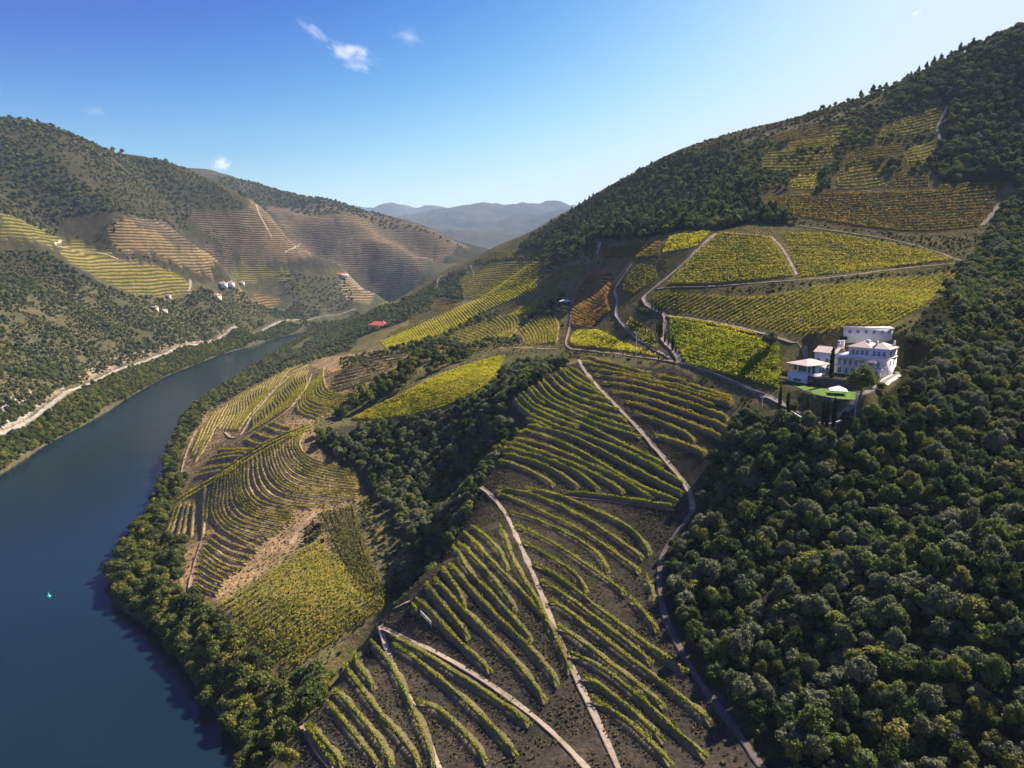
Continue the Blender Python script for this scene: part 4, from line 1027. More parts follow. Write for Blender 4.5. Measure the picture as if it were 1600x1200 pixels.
plant("belt", PIN, scatter_poly(A4, 12.0, seed=5), 7.0, 11.0, hf=(.8,1.15), seed=5)
plant("belt_under", OAK, scatter_poly(A4, 6.0, keep=.9, seed=6), 5.5, 9.5, seed=6)
A5 = [(1140,232),(1250,200),(1330,178),(1440,140),(1500,110),(1495,122),(1440,155),(1340,190),(1250,212),(1150,245)]
plant("upper", OAK, scatter_poly(A5, 8.0, keep=.7, seed=7), 4.0, 8.0, seed=7)
A6 = [(1165,300),(1300,303),(1455,285),(1478,200),(1480,165),(1330,175),(1210,210),(1145,245)]
plant("upper", OAK, scatter_poly(A6, 8.0, thin=.0, seed=8), 3.0, 7.0, seed=8)
plant("upper_scrub", SCR, scatter_poly(A6, 4.6, keep=.8, seed=9), 1.6, 4.2, seed=9)
A6b = [(1500,112),(1400,140),(1300,182),(1190,205),(1060,245),(950,300),(1000,275),(1150,225),(1300,165),(1400,132),(1500,100)]
plant("upper_scrub", SCR, scatter_poly(A6b, 6.5, keep=.8, seed=10), 3.0, 6.0, seed=10)
plant("upper", OAK, scatter_poly(A6b, 13.0, keep=.6, seed=101), 4.0, 7.5, seed=101)
sky_pines = [(1424,105),(1436,100),(1448,98),(1459,95),(1470,90),(1485,84),(1500,78),(1365,130),(1375,127),(1385,126),(1345,142),(1520,70),(1540,62),(935,305),(945,300),(960,292),(975,283),(1000,270),(925,312)]
pts = np.array([sight(x, y+8)[:2] for x, y in sky_pines]); plant("skyline", PIN, pts, 6.5, 10.0, seed=11)
A7 = [(930,385),(850,395),(780,393),(700,428),(640,467),(570,497),(500,522),(492,536),(560,528),(640,500),(700,478),(740,462),(850,425),(935,415)]
plant("middle", OAK, scatter_poly(A7, 7.5, thin=.0, seed=12), 3.5, 7.5, seed=12)
plant("middle_scrub", SCR, scatter_poly(A7, 4.5, keep=.7, seed=13), 2.0, 4.5, seed=13)
A7b = [(800,545),(880,540),(885,470),(850,450),(905,440),(960,400),(900,400),(820,450),(840,475),(740,490),(700,520),(600,550),(640,565),(700,545)]
plant("middle", OAK, scatter_poly(A7b, 5.5, thin=-.1, seed=14), 2.5, 6.0, seed=14)
A7c = [(965,505),(1000,480),(1015,490),(1030,530),(1050,560),(1020,540)]
plant("middle", OAK, scatter_poly(A7c, 6.0, keep=.7, seed=15), 3.0, 5.5, seed=15)
def crest(pts, f0, f1):
    a = [np.array(sight(*q)[:2]) for q in pts]; return [tuple(q*f0) for q in a] + [tuple(q*f1) for q in a[::-1]]
CR1_ = crest([(1395,146),(1440,128),(1500,100),(1550,78),(1600,58),(1700,20)], .93, 1.06)
plant("upper", OAK, scatter_poly(CR1_, 6.0, world=True, keep=.85, seed=111), 4.5, 8.5, seed=111)
CR2_ = crest([(940,318),(1000,278),(1050,250),(1100,228),(1200,202),(1300,178),(1395,146)], .94, 1.05)
plant("upper_scrub", SCR, scatter_poly(CR2_, 6.0, world=True, keep=.6, seed=112), 2.0, 5.0, seed=112)
for k_, pg_ in enumerate([[(1250,352),(1310,362),(1500,402),(1545,362),(1430,369),(1330,358),(1220,339)], [(1040,453),(1240,441),(1500,413),(1500,424),(1340,439),(1260,449),(1180,463),(1100,458)],
   [(1062,575),(1130,592),(1215,632),(1150,632),(1100,600)], [(1235,532),(1330,528),(1330,548),(1240,552)], [(1000,415),(1040,400),(1045,428),(1010,452),(985,440)], [(885,545),(1040,566),(1045,576),(905,562)], [(1390,515),(1440,485),(1475,455),(1500,520),(1430,545)]]):
    plant("upper_scrub", SCR, scatter_poly(pg_, 3.0, keep=.75, seed=120+k_), .9, 2.6, seed=120+k_)
plant("bank", RIV, scatter_poly([(468,503),(560,488),(605,478),(650,462),(600,500),(540,522),(492,532),(486,519)], 7.0, keep=.8, seed=130), 4.5, 8.0, seed=130)
plant("middle_scrub", SCR, scatter_poly([(560,752),(602,800),(640,858),(604,930),(585,890),(562,842)], 2.4, keep=.85, seed=131), 1.2, 2.8, seed=131)
# weeds and tufts over the open ground of the right bank
plant("weeds", TUF, scatter_poly([(905,563),(1060,567),(1225,632),(1225,530),(1330,528),(1440,490),(1500,430),(1545,360),(1560,300),(1300,300),(1190,305),(1190,345),(1110,364),(940,395),(890,470),(880,545)], 2.3, keep=.8, seed=132, rows=False), .4, 1.1, seed=132)
plant("weeds", TUF, scatter_poly([(345,945),(400,905),(480,840),(500,800),(560,790),(610,930),(595,965),(540,990),(520,1035),(440,1045)], 1.7, keep=.7, seed=133, rows=False), .4, 1.0, seed=133)
plant("weeds", TUF, scatter_poly([(600,545),(700,515),(800,470),(880,470),(885,545),(790,556),(640,610),(560,655),(500,660),(540,620)], 2.6, keep=.8, seed=134, rows=False), .5, 1.4, seed=134)
# right bank of the river
bankpts = scatter_poly([(-60,130),(-60,200),(-120,320),(-180,440),(-250,640),(-320,1000),(-370,1400),(-430,1400),(-420,900),(-330,560),(-260,380),(-220,270),(-110,120)], 4.6, world=True, seed=16)
plant("bank", RIV, near_line(bankpts, BR, 0, 16), 4.5, 8.5, seed=16)
A8 = [(178,945),(172,900),(210,835),(240,790),(262,800),(275,840),(292,870),(285,935),(330,968),(390,1035),(440,1058),(515,1062),(505,1095),(468,1138),(480,1215),(400,1215),(285,1050)]
plant("bank", RIV, scatter_poly(A8, 4.6, thin=-.45, seed=17), 4.5, 9.0, seed=17)
A8b = [(300,645),(360,600),(440,555),(500,525),(560,520),(555,545),(500,562),(440,590),(370,620),(320,650)]
plant("bank", OAK, scatter_poly(A8b, 6.5, thin=-.3, seed=18), 3.5, 6.5, seed=18)
# ravine
A9 = [(490,680),(548,664),(640,660),(700,645),(760,614),(795,575),(890,555),(888,572),(825,612),(788,636),(798,668),(780,715),(748,758),(735,800),(690,860),(640,918),(612,940),(602,925),(640,860),(612,800),(570,740),(505,705)]
plant("ravine", OAK, scatter_poly(A9, 4.0, thin=-.42, seed=19), 3.5, 7.0, seed=19)
A9b = [(-14,300),(-25,270),(-40,235),(-48,210),(-36,205),(-28,235),(-12,262),(-2,290)]
plant("ravine", OAK, scatter_poly(A9b, 3.6, world=True, seed=20), 3.5, 6.5, seed=20)
A10 = [(490,660),(545,625),(600,595),(650,565),(740,548),(748,556),(700,574),(655,594),(640,606),(575,636),(545,656)]
plant("ravine", RIV, scatter_poly(A10, 5.5, thin=-.3, seed=21), 4.0, 8.0, hf=(1.0,1.4), seed=21)
A10b = [(530,560),(600,548),(700,545),(650,566),(600,592),(540,615)]
plant("middle_scrub", SCR, scatter_poly(A10b, 5.0, keep=.7, seed=22), 2.0, 4.5, seed=22)
A11 = [(470,835),(500,800),(545,785),(560,830),(535,862),(505,850)]
plant("middle_scrub", SCW, scatter_poly(A11, 2.6, keep=.85, seed=23), 1.6, 3.8, seed=23)
plant("middle_scrub", SCR, scatter_poly([(455,850),(480,815),(500,795),(560,775),(565,800),(540,800),(505,830),(470,860)], 2.8, keep=.7, seed=231), 1.2, 3.2, seed=231)
plant("middle_scrub", SCW, scatter_poly([(285,935),(330,960),(400,1030),(440,1050),(520,1035),(545,990),(520,1050),(440,1075),(380,1040)], 3.5, keep=.6, seed=24), 1.5, 3.0, seed=24)
# near slope: tufts on the banks between rows
A12 = [(905,568),(1055,580),(1140,635),(1140,690),(1085,790),(1050,850),(1035,930),(1070,1020),(1130,1090),(1200,1215),(465,1215),(475,1140),(590,985),(640,920),(750,770),(795,640)]
plant("tufts", TUF, scatter_poly(A12, .95, thin=-.02, seed=25, rows=False), .2, .8, seed=25)
A12b = [(265,840),(300,660),(370,615),(480,565),(560,600),(500,700),(555,745),(555,800),(500,840),(400,920),(300,945)]
plant("tufts", TUF, scatter_poly(A12, 1.9, thin=.06, seed=251, rows=False), .3, 1.0, seed=251)
plant("tufts", TUF, scatter_poly(A12b, 1.9, keep=.8, seed=26, rows=False), .4, 1.2, seed=26)
# villa surroundings
plant("slope", OAK, scatter_poly([(1225,612),(1262,632),(1335,643),(1368,628),(1400,600),(1420,590),(1415,560),(1440,545),(1420,620),(1352,672),(1300,655),(1236,640)], 3.2, keep=.75, seed=270), 1.8, 4.2, seed=270)
plant("upper_scrub", SCR, scatter_poly([(1225,545),(1300,530),(1330,535),(1425,545),(1440,500),(1400,510),(1330,525),(1230,530)], 3.0, keep=.8, seed=271), 1.2, 2.6, seed=271)
plant("middle", OAK, scatter_poly([(1075,590),(1140,612),(1200,640),(1190,655),(1120,620)], 5, keep=.25, seed=27), 2.0, 3.2, seed=27)
# left bank
LB = [(-150,760),(-150,330),(0,392),(80,398),(200,460),(300,460),(460,470),(505,488),(430,503),(300,536),(150,585),(0,675)]
plant("left_scrub", SCR, scatter_poly(LB, 3.8, thin=-.28, seed=28), 1.8, 5.8, seed=28)
plant("left_scrub", OAK, scatter_poly(LB, 7.0, keep=.8, thin=.02, seed=29), 3.5, 7.5, seed=29)
lbp = scatter_poly([(-470,300),(-400,300),(-340,466),(-375,640),(-430,960),(-430,1420),(-490,1420),(-500,960),(-465,640),(-440,460)], 4.2, world=True, seed=30)
plant("left_bank", RIV, near_line(lbp, BL, 0, 45), 4.0, 8.0, seed=30)
LH = [(-150,150),(0,180),(75,188),(150,205),(250,245),(330,285),(388,325),(300,330),(250,345),(195,338),(100,345),(0,335),(-150,330)]
plant("left_hill", SCR, scatter_poly(LH, 8.0, thin=-.2, seed=31), 3.5, 8.5, seed=31)
plant("left_hill", OAK, scatter_poly(LH, 13.0, thin=.04, seed=32), 5.0, 10.0, seed=32)
plant("left_hill", SCR, scatter_poly([(110,372),(195,345),(180,392),(280,412),(330,432),(290,432),(190,405),(160,388)], 9.0, keep=.6, seed=33), 3.0, 6.0, seed=33)
plant("left_hill", SCR, scatter_poly([(250,342),(330,345),(372,400),(365,410),(320,380)], 10.0, keep=.8, seed=34), 4.0, 7.0, seed=34)
plant("left_hill", SCR, scatter_poly([(430,428),(490,432),(545,440),(555,475),(500,488),(460,470)], 9.0, keep=.9, seed=35), 4.0, 8.0, seed=35)
plant("left_hill", SCR, scatter_poly([(560,435),(650,440),(605,472),(585,455)], 14.0, keep=.8, seed=36), 5.0, 8.0, seed=36)
plant("far_hill", SCR, scatter_poly([(340,276),(400,284),(470,296),(530,314),(640,350),(720,385),(640,356),(530,335),(420,318),(380,318)], 17.0, keep=.9, seed=37), 8.0, 14.0, seed=37)
skl = [(100,203),(112,207),(128,212),(176,218),(190,218),(12,186),(25,187),(45,190),(245,243)]
pts = np.array([sight(x, y+9)[:2] for x, y in skl]); plant("skyline", OAK, pts, 9.0, 15.0, seed=38)

LABELS = {"slope": ("evergreen tree in the dense shaded wood covering the near right slope", "trees of the right slope wood"),
 "upper": ("rounded evergreen tree in the wood on the upper right hill", "trees of the upper right hill"),
 "bank": ("leafy tree at the foot of the near bank beside the dark river", "trees along the near river bank"),
 "ravine": ("dark tree in the shaded ravine between the terraced spurs", "trees of the ravine wood"),
 "belt": ("tall pine in the dark belt of wood above the sunlit vineyards", "pines of the wood belt"),
 "middle": ("single bushy tree among the small plots of the middle slope", "trees of the middle slope")}
MASSLAB = {"slope": "rest of the dense evergreen wood on the near right slope", "slope_scrub": "low olive undergrowth between the trees of the right slope",
 "upper": "evergreen wood and bushes on the upper right hill", "upper_scrub": "low scrub between the small plots of the upper right hill", "belt": "dark pine wood belt above the sunlit vineyards",
 "belt_under": "broadleaf undergrowth beneath the pine wood belt", "skyline": None, "middle": "scattered bushy trees on the middle slope", "middle_scrub": "olive and dry scrub on the middle slope and beside the flat vineyard",
 "bank": "leafy trees lining the far reach of the near river bank", "ravine": "dark wood filling the shaded ravine", "weeds": "dry weeds and tufts over the open ground of the sunlit hillside", "tufts": "dry grass tufts on the terrace banks of the near spurs",
 "left_scrub": "olive green scrub on the slope above the riverside road", "left_bank": "bushy trees between the riverside road and the water", "left_hill": "dark scrub on the hills across the river", "far_hill": "distant scrub on the far hilltops"}
# the trees that show largest stand as single objects
cand = []
for key in LABELS:
    for gi, (sp, P, d, hf, rz, var) in enumerate(MASS[key]):
        D = P[:,1]*math.cos(PITCH) + (CAM_H-P[:,2])*math.sin(PITCH)
        ux = P[:,0]/D*FPX+800; uy = 600 - (-(P[:,1])*0 + ((P[:,2]-CAM_H)*math.cos(PITCH)+P[:,1]*math.sin(PITCH)))/D*FPX
        vis = (ux > 0) & (ux < 1600) & (uy > 0) & (uy < 1205)
        for i in np.nonzero(vis)[0]:
            # in the open towards the viewer?
            s = np.linspace(.25,.985,60); zt = P[i,2]+.75*d[i]*hf[i]
            gz = ground_z(P[i,0]*s, P[i,1]*s); ray = CAM_H + (zt-CAM_H)*s
            if (gz > ray).any(): continue
            cand.append((d[i]/D[i], key, gi, i))
cand.sort(reverse=True)
single = {}
for _, key, gi, i in cand[:285]: single.setdefault((key, gi), set()).add(i)
def nth(k): return f"{k}{'th' if 10 <= k % 100 <= 20 else {1:'st',2:'nd',3:'rd'}.get(k % 10,'th')}"
TREELAB = {}
PLACE = {"slope": ("evergreen", "the right slope wood"), "upper": ("evergreen", "the upper hill wood"), "bank": ("leafy tree", "the near river bank"), "ravine": ("dark tree", "the shaded ravine"), "belt": ("pine", "the wood belt"), "middle": ("bushy tree", "the middle slope")}
for key in LABELS:
    it = []
    for gi, (sp, P, d, hf, rz, var) in enumerate(MASS[key]):
        for i in single.get((key, gi), ()):
            D = P[i,1]*math.cos(PITCH)+(CAM_H-P[i,2])*math.sin(PITCH)
            it.append((((P[i,2]-CAM_H)*math.cos(PITCH)+P[i,1]*math.sin(PITCH))/D, P[i,0]/D, d[i], gi, i))
    it.sort()
    for b in range(0, len(it), 12):
        for k, (_, _, dd, gi, i) in enumerate(sorted(it[b:b+12], key=lambda q: q[1])):
            size = "small" if dd < 5 else "large" if dd > 6.5 else "mid-sized"
            TREELAB[(key, gi, i)] = f"{size} {PLACE[key][0]}, {nth(k+1)} from left in {nth(b//12+1)} tier of {PLACE[key][1]} from below"
for key, parts_ in MASS.items():
    if key == "skyline":
        for sp, P, d, hf, rz, var in parts_:
            order = list(np.argsort(P[:,0]/P[:,1]))
            for i in range(len(P)):
                right = P[i,0] > 0; k_ = nth(order.index(i)+1)
                place_tree(sp, int(var[i]), tuple(P[i]), (d[i]*(.82+.36*((i*37)%11)/10), d[i]*(.82+.36*((i*53)%13)/12), d[i]*hf[i]), rz[i], "pine_tree" if right else "hilltop_tree",
                   f"{k_} pine from the left along the skyline of the right hill" if right else f"{k_} lone tree from the left along the skyline of the left hill", "tree", "trees on the right skyline" if right else "trees on the left skyline")
        continue
    bysp = {}
    for gi, (sp, P, d, hf, rz, var) in enumerate(parts_):
        sel = single.get((key, gi), set())
        for i in sel:
            place_tree(sp, int(var[i]), tuple(P[i]), (d[i]*(.82+.36*((i*37)%11)/10), d[i]*(.82+.36*((i*53)%13)/12), d[i]*hf[i]), rz[i], {"belt": "pine_tree", "bank": "riverside_tree"}.get(key, "evergreen_tree"), TREELAB[(key, gi, i)], "tree", LABELS[key][1])
        k = np.array([i for i in range(len(P)) if i not in sel], int)
        bysp.setdefault(sp.name, []).append((sp, P[k], np.c_[d[k]*(.82+.36*((k*37)%11)/10), d[k]*(.82+.36*((k*53)%13)/12), d[k]*hf[k]], rz[k], var[k]))
    for sn, L_ in bysp.items():
        lab = MASSLAB[key]
        if len(bysp) > 1: lab = lab + {"oak": " (evergreens)", "riverside": " (pale leafed trees)", "scrub": " (olive bushes)", "dry_scrub": " (dry bushes)", "tuft": "", "pine": ""}[sn]
        lab = lab.replace("(", "").replace(")", "")
        nm = {"slope": "woodland", "upper": "woodland", "belt": "pine_wood", "bank": "riverside_wood", "ravine": "ravine_wood", "tufts": "grass", "weeds": "weeds", "left_bank": "riverside_wood"}.get(key, "undergrowth")
        if sum(len(x[1]) for x in L_): scatter_mass(nm, lab, "grass" if key in ("tufts", "weeds") else "vegetation", L_[0][0], np.concatenate([x[1] for x in L_]), np.concatenate([x[2] for x in L_]), np.concatenate([x[3] for x in L_]), np.concatenate([x[4] for x in L_]))

# cypresses: picture x, foot y, top y
def cypress(x, yb, yt, label, group, slim=1.0):
    p = sight(x, yb); D = p[1]*math.cos(PITCH)+(CAM_H-p[2])*math.sin(PITCH)
    h = (yb-yt)/FPX*D*1.03; w = h*.95*slim
    place_tree(CYP, random.randrange(2), (p[0], p[1], p[2]-.1), (w, w, h), random.uniform(0,6), "cypress_tree", label, "cypress", group)
for k_, (x, yb, yt) in enumerate([(1019,485,471),(1024,486,471),(1029,491,474),(1033,493,478),(1026.5,520,503),(1030,524,502),(1033,528,503),(1038.7,535,517),(1044,541,529),(1050.7,548,524),(1055,551,540),(1037,562,552),(1029,563,553)]):
    cypress(x, yb, yt, f"slender dark cypress, {nth(k_+1)} from the top along the bending pale road", "cypresses along the pale road", 1.25)
for k_, (x, yb, yt) in enumerate([(1218,640,604),(1230,651,612),(1260,660,619),(1285,668,626),(1291,669,627),(1302,667,622)]):
    cypress(x, yb, yt, f"slender dark cypress, {nth(k_+1)} from left below the villa's curved retaining wall", "cypresses below the villa wall", 1.0)
cypress(1298, 597, 543, "tall slender cypress in front of the villa between its two wings", "cypresses by the villa", .8)
cypress(596.5, 976, 966, "tiny cypress on the stony corner where the tracks fork", "cypress at the fork", 1.4)
def lone(x, yb, size, sp, v, label, name="garden_tree", cat="tree", hf=1.0):
    p = sight(x, yb); place_tree(sp, v, (p[0], p[1], p[2]-.05*size), (size, size, size*hf), random.uniform(0,6), name, label, cat, None)
lone(1345, 618, 11.0, OAK, 1, "large dark spreading tree in front of the villa's balcony front", hf=1.05)
lone(1203, 545, 8.5, OAK, 2, "dark round tree casting a long shadow across the green vineyard", hf=1.0)
lone(1322, 663, 5.0, RIV, 1, "bright lime green bush below the villa drive", "garden_shrub", "shrub")
lone(1240, 648, 5.0, RIV, 2, "pale green bush between cypresses at the drive bend", "garden_shrub", "shrub")
lone(1396, 583, 5.0, RIV, 3, "yellow flowering shrub at the villa's right corner", "garden_shrub", "shrub", .7)
lone(1412, 588, 4.5, OAK, 0, "clipped rounded shrub beside the yellow shrub", "garden_shrub", "shrub", .7)
lone(1425, 580, 4.0, OAK, 3, "clipped low shrub at the end of the villa forecourt", "garden_shrub", "shrub", .6)
lone(1378, 612, 4.5, RIV, 0, "yellow green bush below the villa forecourt wall", "garden_shrub", "shrub", .8)
lone(1280, 598, 5.0, RIV, 1, "bright hedge bush on the lawn between villa wings", "garden_shrub", "shrub", .6)
lone(1268, 603, 3.2, RIV, 2, "small pale bush at the foot of the wing beside the lawn", "garden_shrub", "shrub", .8)
lone(1318, 604, 3.0, OAK, 4, "small dark bush by the tall cypress before the villa", "garden_shrub", "shrub", .8)
lone(1330, 606, 3.6, RIV, 3, "leafy bush left of the large spreading tree before the villa", "garden_shrub", "shrub", .8)
lone(1362, 606, 4.2, OAK, 5, "dark bush right of the large spreading tree before the villa", "garden_shrub", "shrub", .9)
lone(1228, 592, 4.5, OAK, 6, "dark bush at the outer corner of the white wing", "garden_shrub", "shrub", .9)
lone(1415, 552, 6.0, OAK, 2, "dark round tree at the back right corner of the villa", "garden_tree", "tree", .9)
lone(1427, 538, 6.5, OAK, 3, "dark round tree right of the flat roofed annexe", "garden_tree", "tree", .9)
lone(1318, 536, 4.0, RIV, 0, "yellowish bush at the left end of the annexe", "garden_shrub", "shrub", .8)
lone(480, 1107, 6.5, OAK, 1, "solitary round tree at the lower edge of the near vineyard")
lone(490, 1080, 8.0, OAK, 2, "larger dark round tree beside the edge of the flat vineyard")
# ------------------------------------------------------------------ buildings
M_WHITE = simple_mat("white_render", (.64,.63,.61), .9, .06, .6)
M_TILE = simple_mat("pale_pink_tiles", (.42,.33,.285), .85, .16, 3.0, .3)
M_TILER = simple_mat("red_tiles", (.46,.085,.06), .85, .2, 2.0, .3)
M_TILEO = simple_mat("orange_tiles", (.50,.19,.08), .85, .2, 2.0, .3)
M_TILEB = simple_mat("brown_tiles", (.30,.20,.15), .85, .2, 2.0, .3)
M_GLASS = simple_mat("blue_grey_glass", (.10,.15,.21), .12, .1, 1.0)
M_DARK = simple_mat("dark_awning", (.055,.055,.075), .7, .15, 2.0)
M_STONE = simple_mat("schist_stone", (.085,.075,.068), .95, .35, 1.6, .8)
M_PINKW = simple_mat("pink_render", (.62,.42,.36), .9, .1, .6)
M_YELW = simple_mat("cream_render", (.62,.58,.36), .9, .1, .6)
M_PAVE = simple_mat("pale_pink_paving", (.48,.38,.34), .9, .15, 2.0, .2)
M_LAWN = simple_mat("mown_lawn", (.06,.11,.010), .95, .3, 1.2, .5)
M_CANVAS = simple_mat("white_canvas", (.66,.68,.70), .8, .03, 1.0)
M_STEEL = simple_mat("weathered_white_metal", (.62,.64,.68), .5, .1, 2.0)
M_WOODP = simple_mat("weathered_pole", (.36,.34,.32), .9, .2, 3.0)
M_BUOY = simple_mat("green_buoy_paint", (.03,.42,.33), .4, .1, 2.0)

def box_vf(x0, x1, y0, y1, z0, z1):
    V = [(x,y,z) for z in (z0,z1) for y in (y0,y1) for x in (x0,x1)]
    F = [(0,2,3,1),(4,5,7,6),(0,1,5,4),(2,6,7,3),(0,4,6,2),(1,3,7,5)]
    return np.array(V, float), np.array(F)
def joined(parts_):
    V, F, o = [], [], 0
    for v, f in parts_:
        V.append(np.asarray(v, float)); F.append(np.asarray(f)+o); o += len(v)
    return np.concatenate(V), np.concatenate(F)
def part(name, vf, mat, parent, smooth=False):
    return link(bpy.data.objects.new(name, mesh_np(name, vf[0], vf[1], mat, smooth)), parent)
def boxes(name, L_, mat, parent): return part(name, joined([box_vf(*b) for b in L_]), mat, parent)
def hip_roof(x0, x1, y0, y1, z, h, over=.6, th=.18):
    x0, x1, y0, y1 = x0-over, x1+over, y0-over, y1+over
    w, d = x1-x0, y1-y0
    if w >= d: a, b = (x0+d/2, (y0+y1)/2), (x1-d/2, (y0+y1)/2)
    else: a, b = ((x0+x1)/2, y0+w/2), ((x0+x1)/2, y1-w/2)
    V = [(x0,y0,z),(x1,y0,z),(x1,y1,z),(x0,y1,z),(x0,y0,z+th),(x1,y0,z+th),(x1,y1,z+th),(x0,y1,z+th),(*a,z+th+h),(*b,z+th+h)]
    if w >= d: T = [(4,5,9,8),(5,6,9,9),(6,7,8,9),(7,4,8,8)]
    else: T = [(4,5,8,8),(5,6,9,8),(6,7,9,9),(7,4,8,9)]
    F = [(0,3,2,1),(0,1,5,4),(1,2,6,5),(2,3,7,6),(3,0,4,7)]
    return V, F, T
def roof_part(name, args, mat, parent, **k):
    V, F, T = hip_roof(*args, **k)
    me = bpy.data.meshes.new(name)
    fs = [tuple(dict.fromkeys(f)) for f in F+T]
    me.from_pydata(V, [], fs); me.materials.append(mat); me.update()
    return link(bpy.data.objects.new(name, me), parent)
def gable_part(name, x0, x1, y0, y1, z, h, mat, parent, over=.5):
    x0, x1, y0, y1 = x0-over, x1+over, y0-over, y1+over; m_ = (y0+y1)/2
    V = [(x0,y0,z),(x1,y0,z),(x1,y1,z),(x0,y1,z),(x0,m_,z+h),(x1,m_,z+h),(x0,y0,z+.15),(x1,y0,z+.15),(x1,y1,z+.15),(x0,y1,z+.15),(x0,m_,z+h+.15),(x1,m_,z+h+.15)]
    fs = [(0,1,5,4),(2,3,4,5),(6,10,11,7),(8,11,10,9),(0,6,7,1),(2,8,9,3),(1,7,11,5),(5,11,8,2),(3,9,10,4),(4,10,6,0)]
    me = bpy.data.meshes.new(name); me.from_pydata(V, [], fs); me.materials.append(mat); me.update()
    return link(bpy.data.objects.new(name, me), parent)
def window(parent, face, a, z, w, h, pos, frame=M_WHITE):
    """face 'f': on plane y=pos looking -y; 'r': on plane x=pos looking +x"""
    t = .09
    bars = [(a, a+w, z, z+t), (a, a+w, z+h-t, z+h), (a, a+t, z+t, z+h-t), (a+w-t, a+w, z+t, z+h-t), (a+w/2-t/2, a+w/2+t/2, z+t, z+h-t)]
    if face == 'f':
        o = boxes("window", [(b0,b1,pos-.09,pos,c0,c1) for b0,b1,c0,c1 in bars], frame, parent)
        boxes("pane", [(a+.05,a+w-.05,pos-.04,pos+.02,z+.05,z+h-.05)], M_GLASS, o)
    else:
        o = boxes("window", [(pos,pos+.09,b0,b1,c0,c1) for b0,b1,c0,c1 in bars], frame, parent)
        boxes("pane", [(pos-.02,pos+.04,a+.05,a+w-.05,z+.05,z+h-.05)], M_GLASS, o)
    return o
def railing(parent, x0, x1, y, z, n=None):
    n = n or int((x1-x0)/.9)+1
    L_ = [(x0,x1,y-.03,y+.03,z+.92,z+1.0)] + [(x-.025,x+.025,y-.025,y+.025,z,z+.92) for x in np.linspace(x0+.03, x1-.03, n)]
    return boxes("railing", L_, M_STEEL, parent)
def villa():
    th = math.radians(45); c = plat_pt(1378, 591, PLAT_Z)
    r = np.array([math.cos(th), -math.sin(th)]); W_, D_ = 17.0, 15.0
    o = np.array(c[:2]) - W_*r
    e = empty("villa", (o[0], o[1], PLAT_Z), -th)
    wl_ = part("wall", joined([box_vf(0,W_,0,D_,-2.5,6.6), box_vf(3.2,W_,4.2,14.6,6.6,9.9)]), M_WHITE, e)
    boxes("cornice", [(-.25,W_+.25,-.25,D_+.25,6.45,6.72)], M_WHITE, wl_)
    rf = roof_part("roof", (3.2,11.0,4.2,14.6,9.9,2.1), M_TILE, e); roof_part("roof", (9.5,W_,5.0,14.4,9.86,1.9), M_TILE, e)
    # skylight dome and chimney on the roof
    v, f = blob(np.array([8.3,9.0,12.1]), np.array([1.0,1.0,.55]), np.random.default_rng(1), 5, 10); part("roof_dome", (v, f), M_CANVAS, rf, True)
    boxes("chimney", [(11.6,12.3,7.0,7.7,10.6,12.6)], M_WHITE, rf); boxes("chimney", [(16.0,16.6,12.4,13.0,10.4,12.6)], M_WHITE, rf)
    for x in (4.2,5.9,7.6,9.3): window(e, 'f', x, 7.2, 1.15, 1.9, 4.2)
    for x in (11.8,13.4,15.1): window(e, 'f', x, 7.2, 1.15, 1.9, 4.2)
    for x in (1.0,3.0,5.0,7.0,9.0,12.2,14.6): window(e, 'f', x, 3.5, 1.3, 2.1, 0)
    for x in (1.2,3.4,6.0,8.6,11.4,14.2): window(e, 'f', x, .4, 1.4, 2.0, 0)
    for y, z, w_, h_ in ((1.5,3.6,2.2,1.9),(6.0,7.0,3.2,2.2),(11.0,7.2,1.4,1.8),(7.0,3.6,1.4,1.9),(11.0,3.6,1.4,1.9),(5.0,.4,1.6,2.0)): window(e, 'r', y, z, w_, h_, W_)
    railing(e, .1, W_-.1, .15, 6.72); 
    # first-floor balcony, awning and little porch roof
    boxes("balcony", [(0,W_,-1.7,0,3.0,3.22)], M_WHITE, e); railing(e, .1, W_-.1, -1.6, 3.22)
    boxes("awning", [(1.2,11.2,-2.1,-.26,5.95,6.12)], M_DARK, e)
    boxes("column", [(x,x+.28,-1.65,-1.37,-1.5,3.0) for x in (.05,4.2,8.4,12.5,16.6)], M_WHITE, e)
    roof_part("porch_roof", (12.0,15.0,-1.7,0.0,5.3,.9), M_TILE, e, over=.35)
    boxes("porch_post", [(x,x+.22,-1.62,-1.4,3.22,5.3) for x in (12.0,14.8)], M_WHITE, e)
    return tag(e, "large white three storey villa with pale pink hipped roof and blue grey windows", "house")
villa()

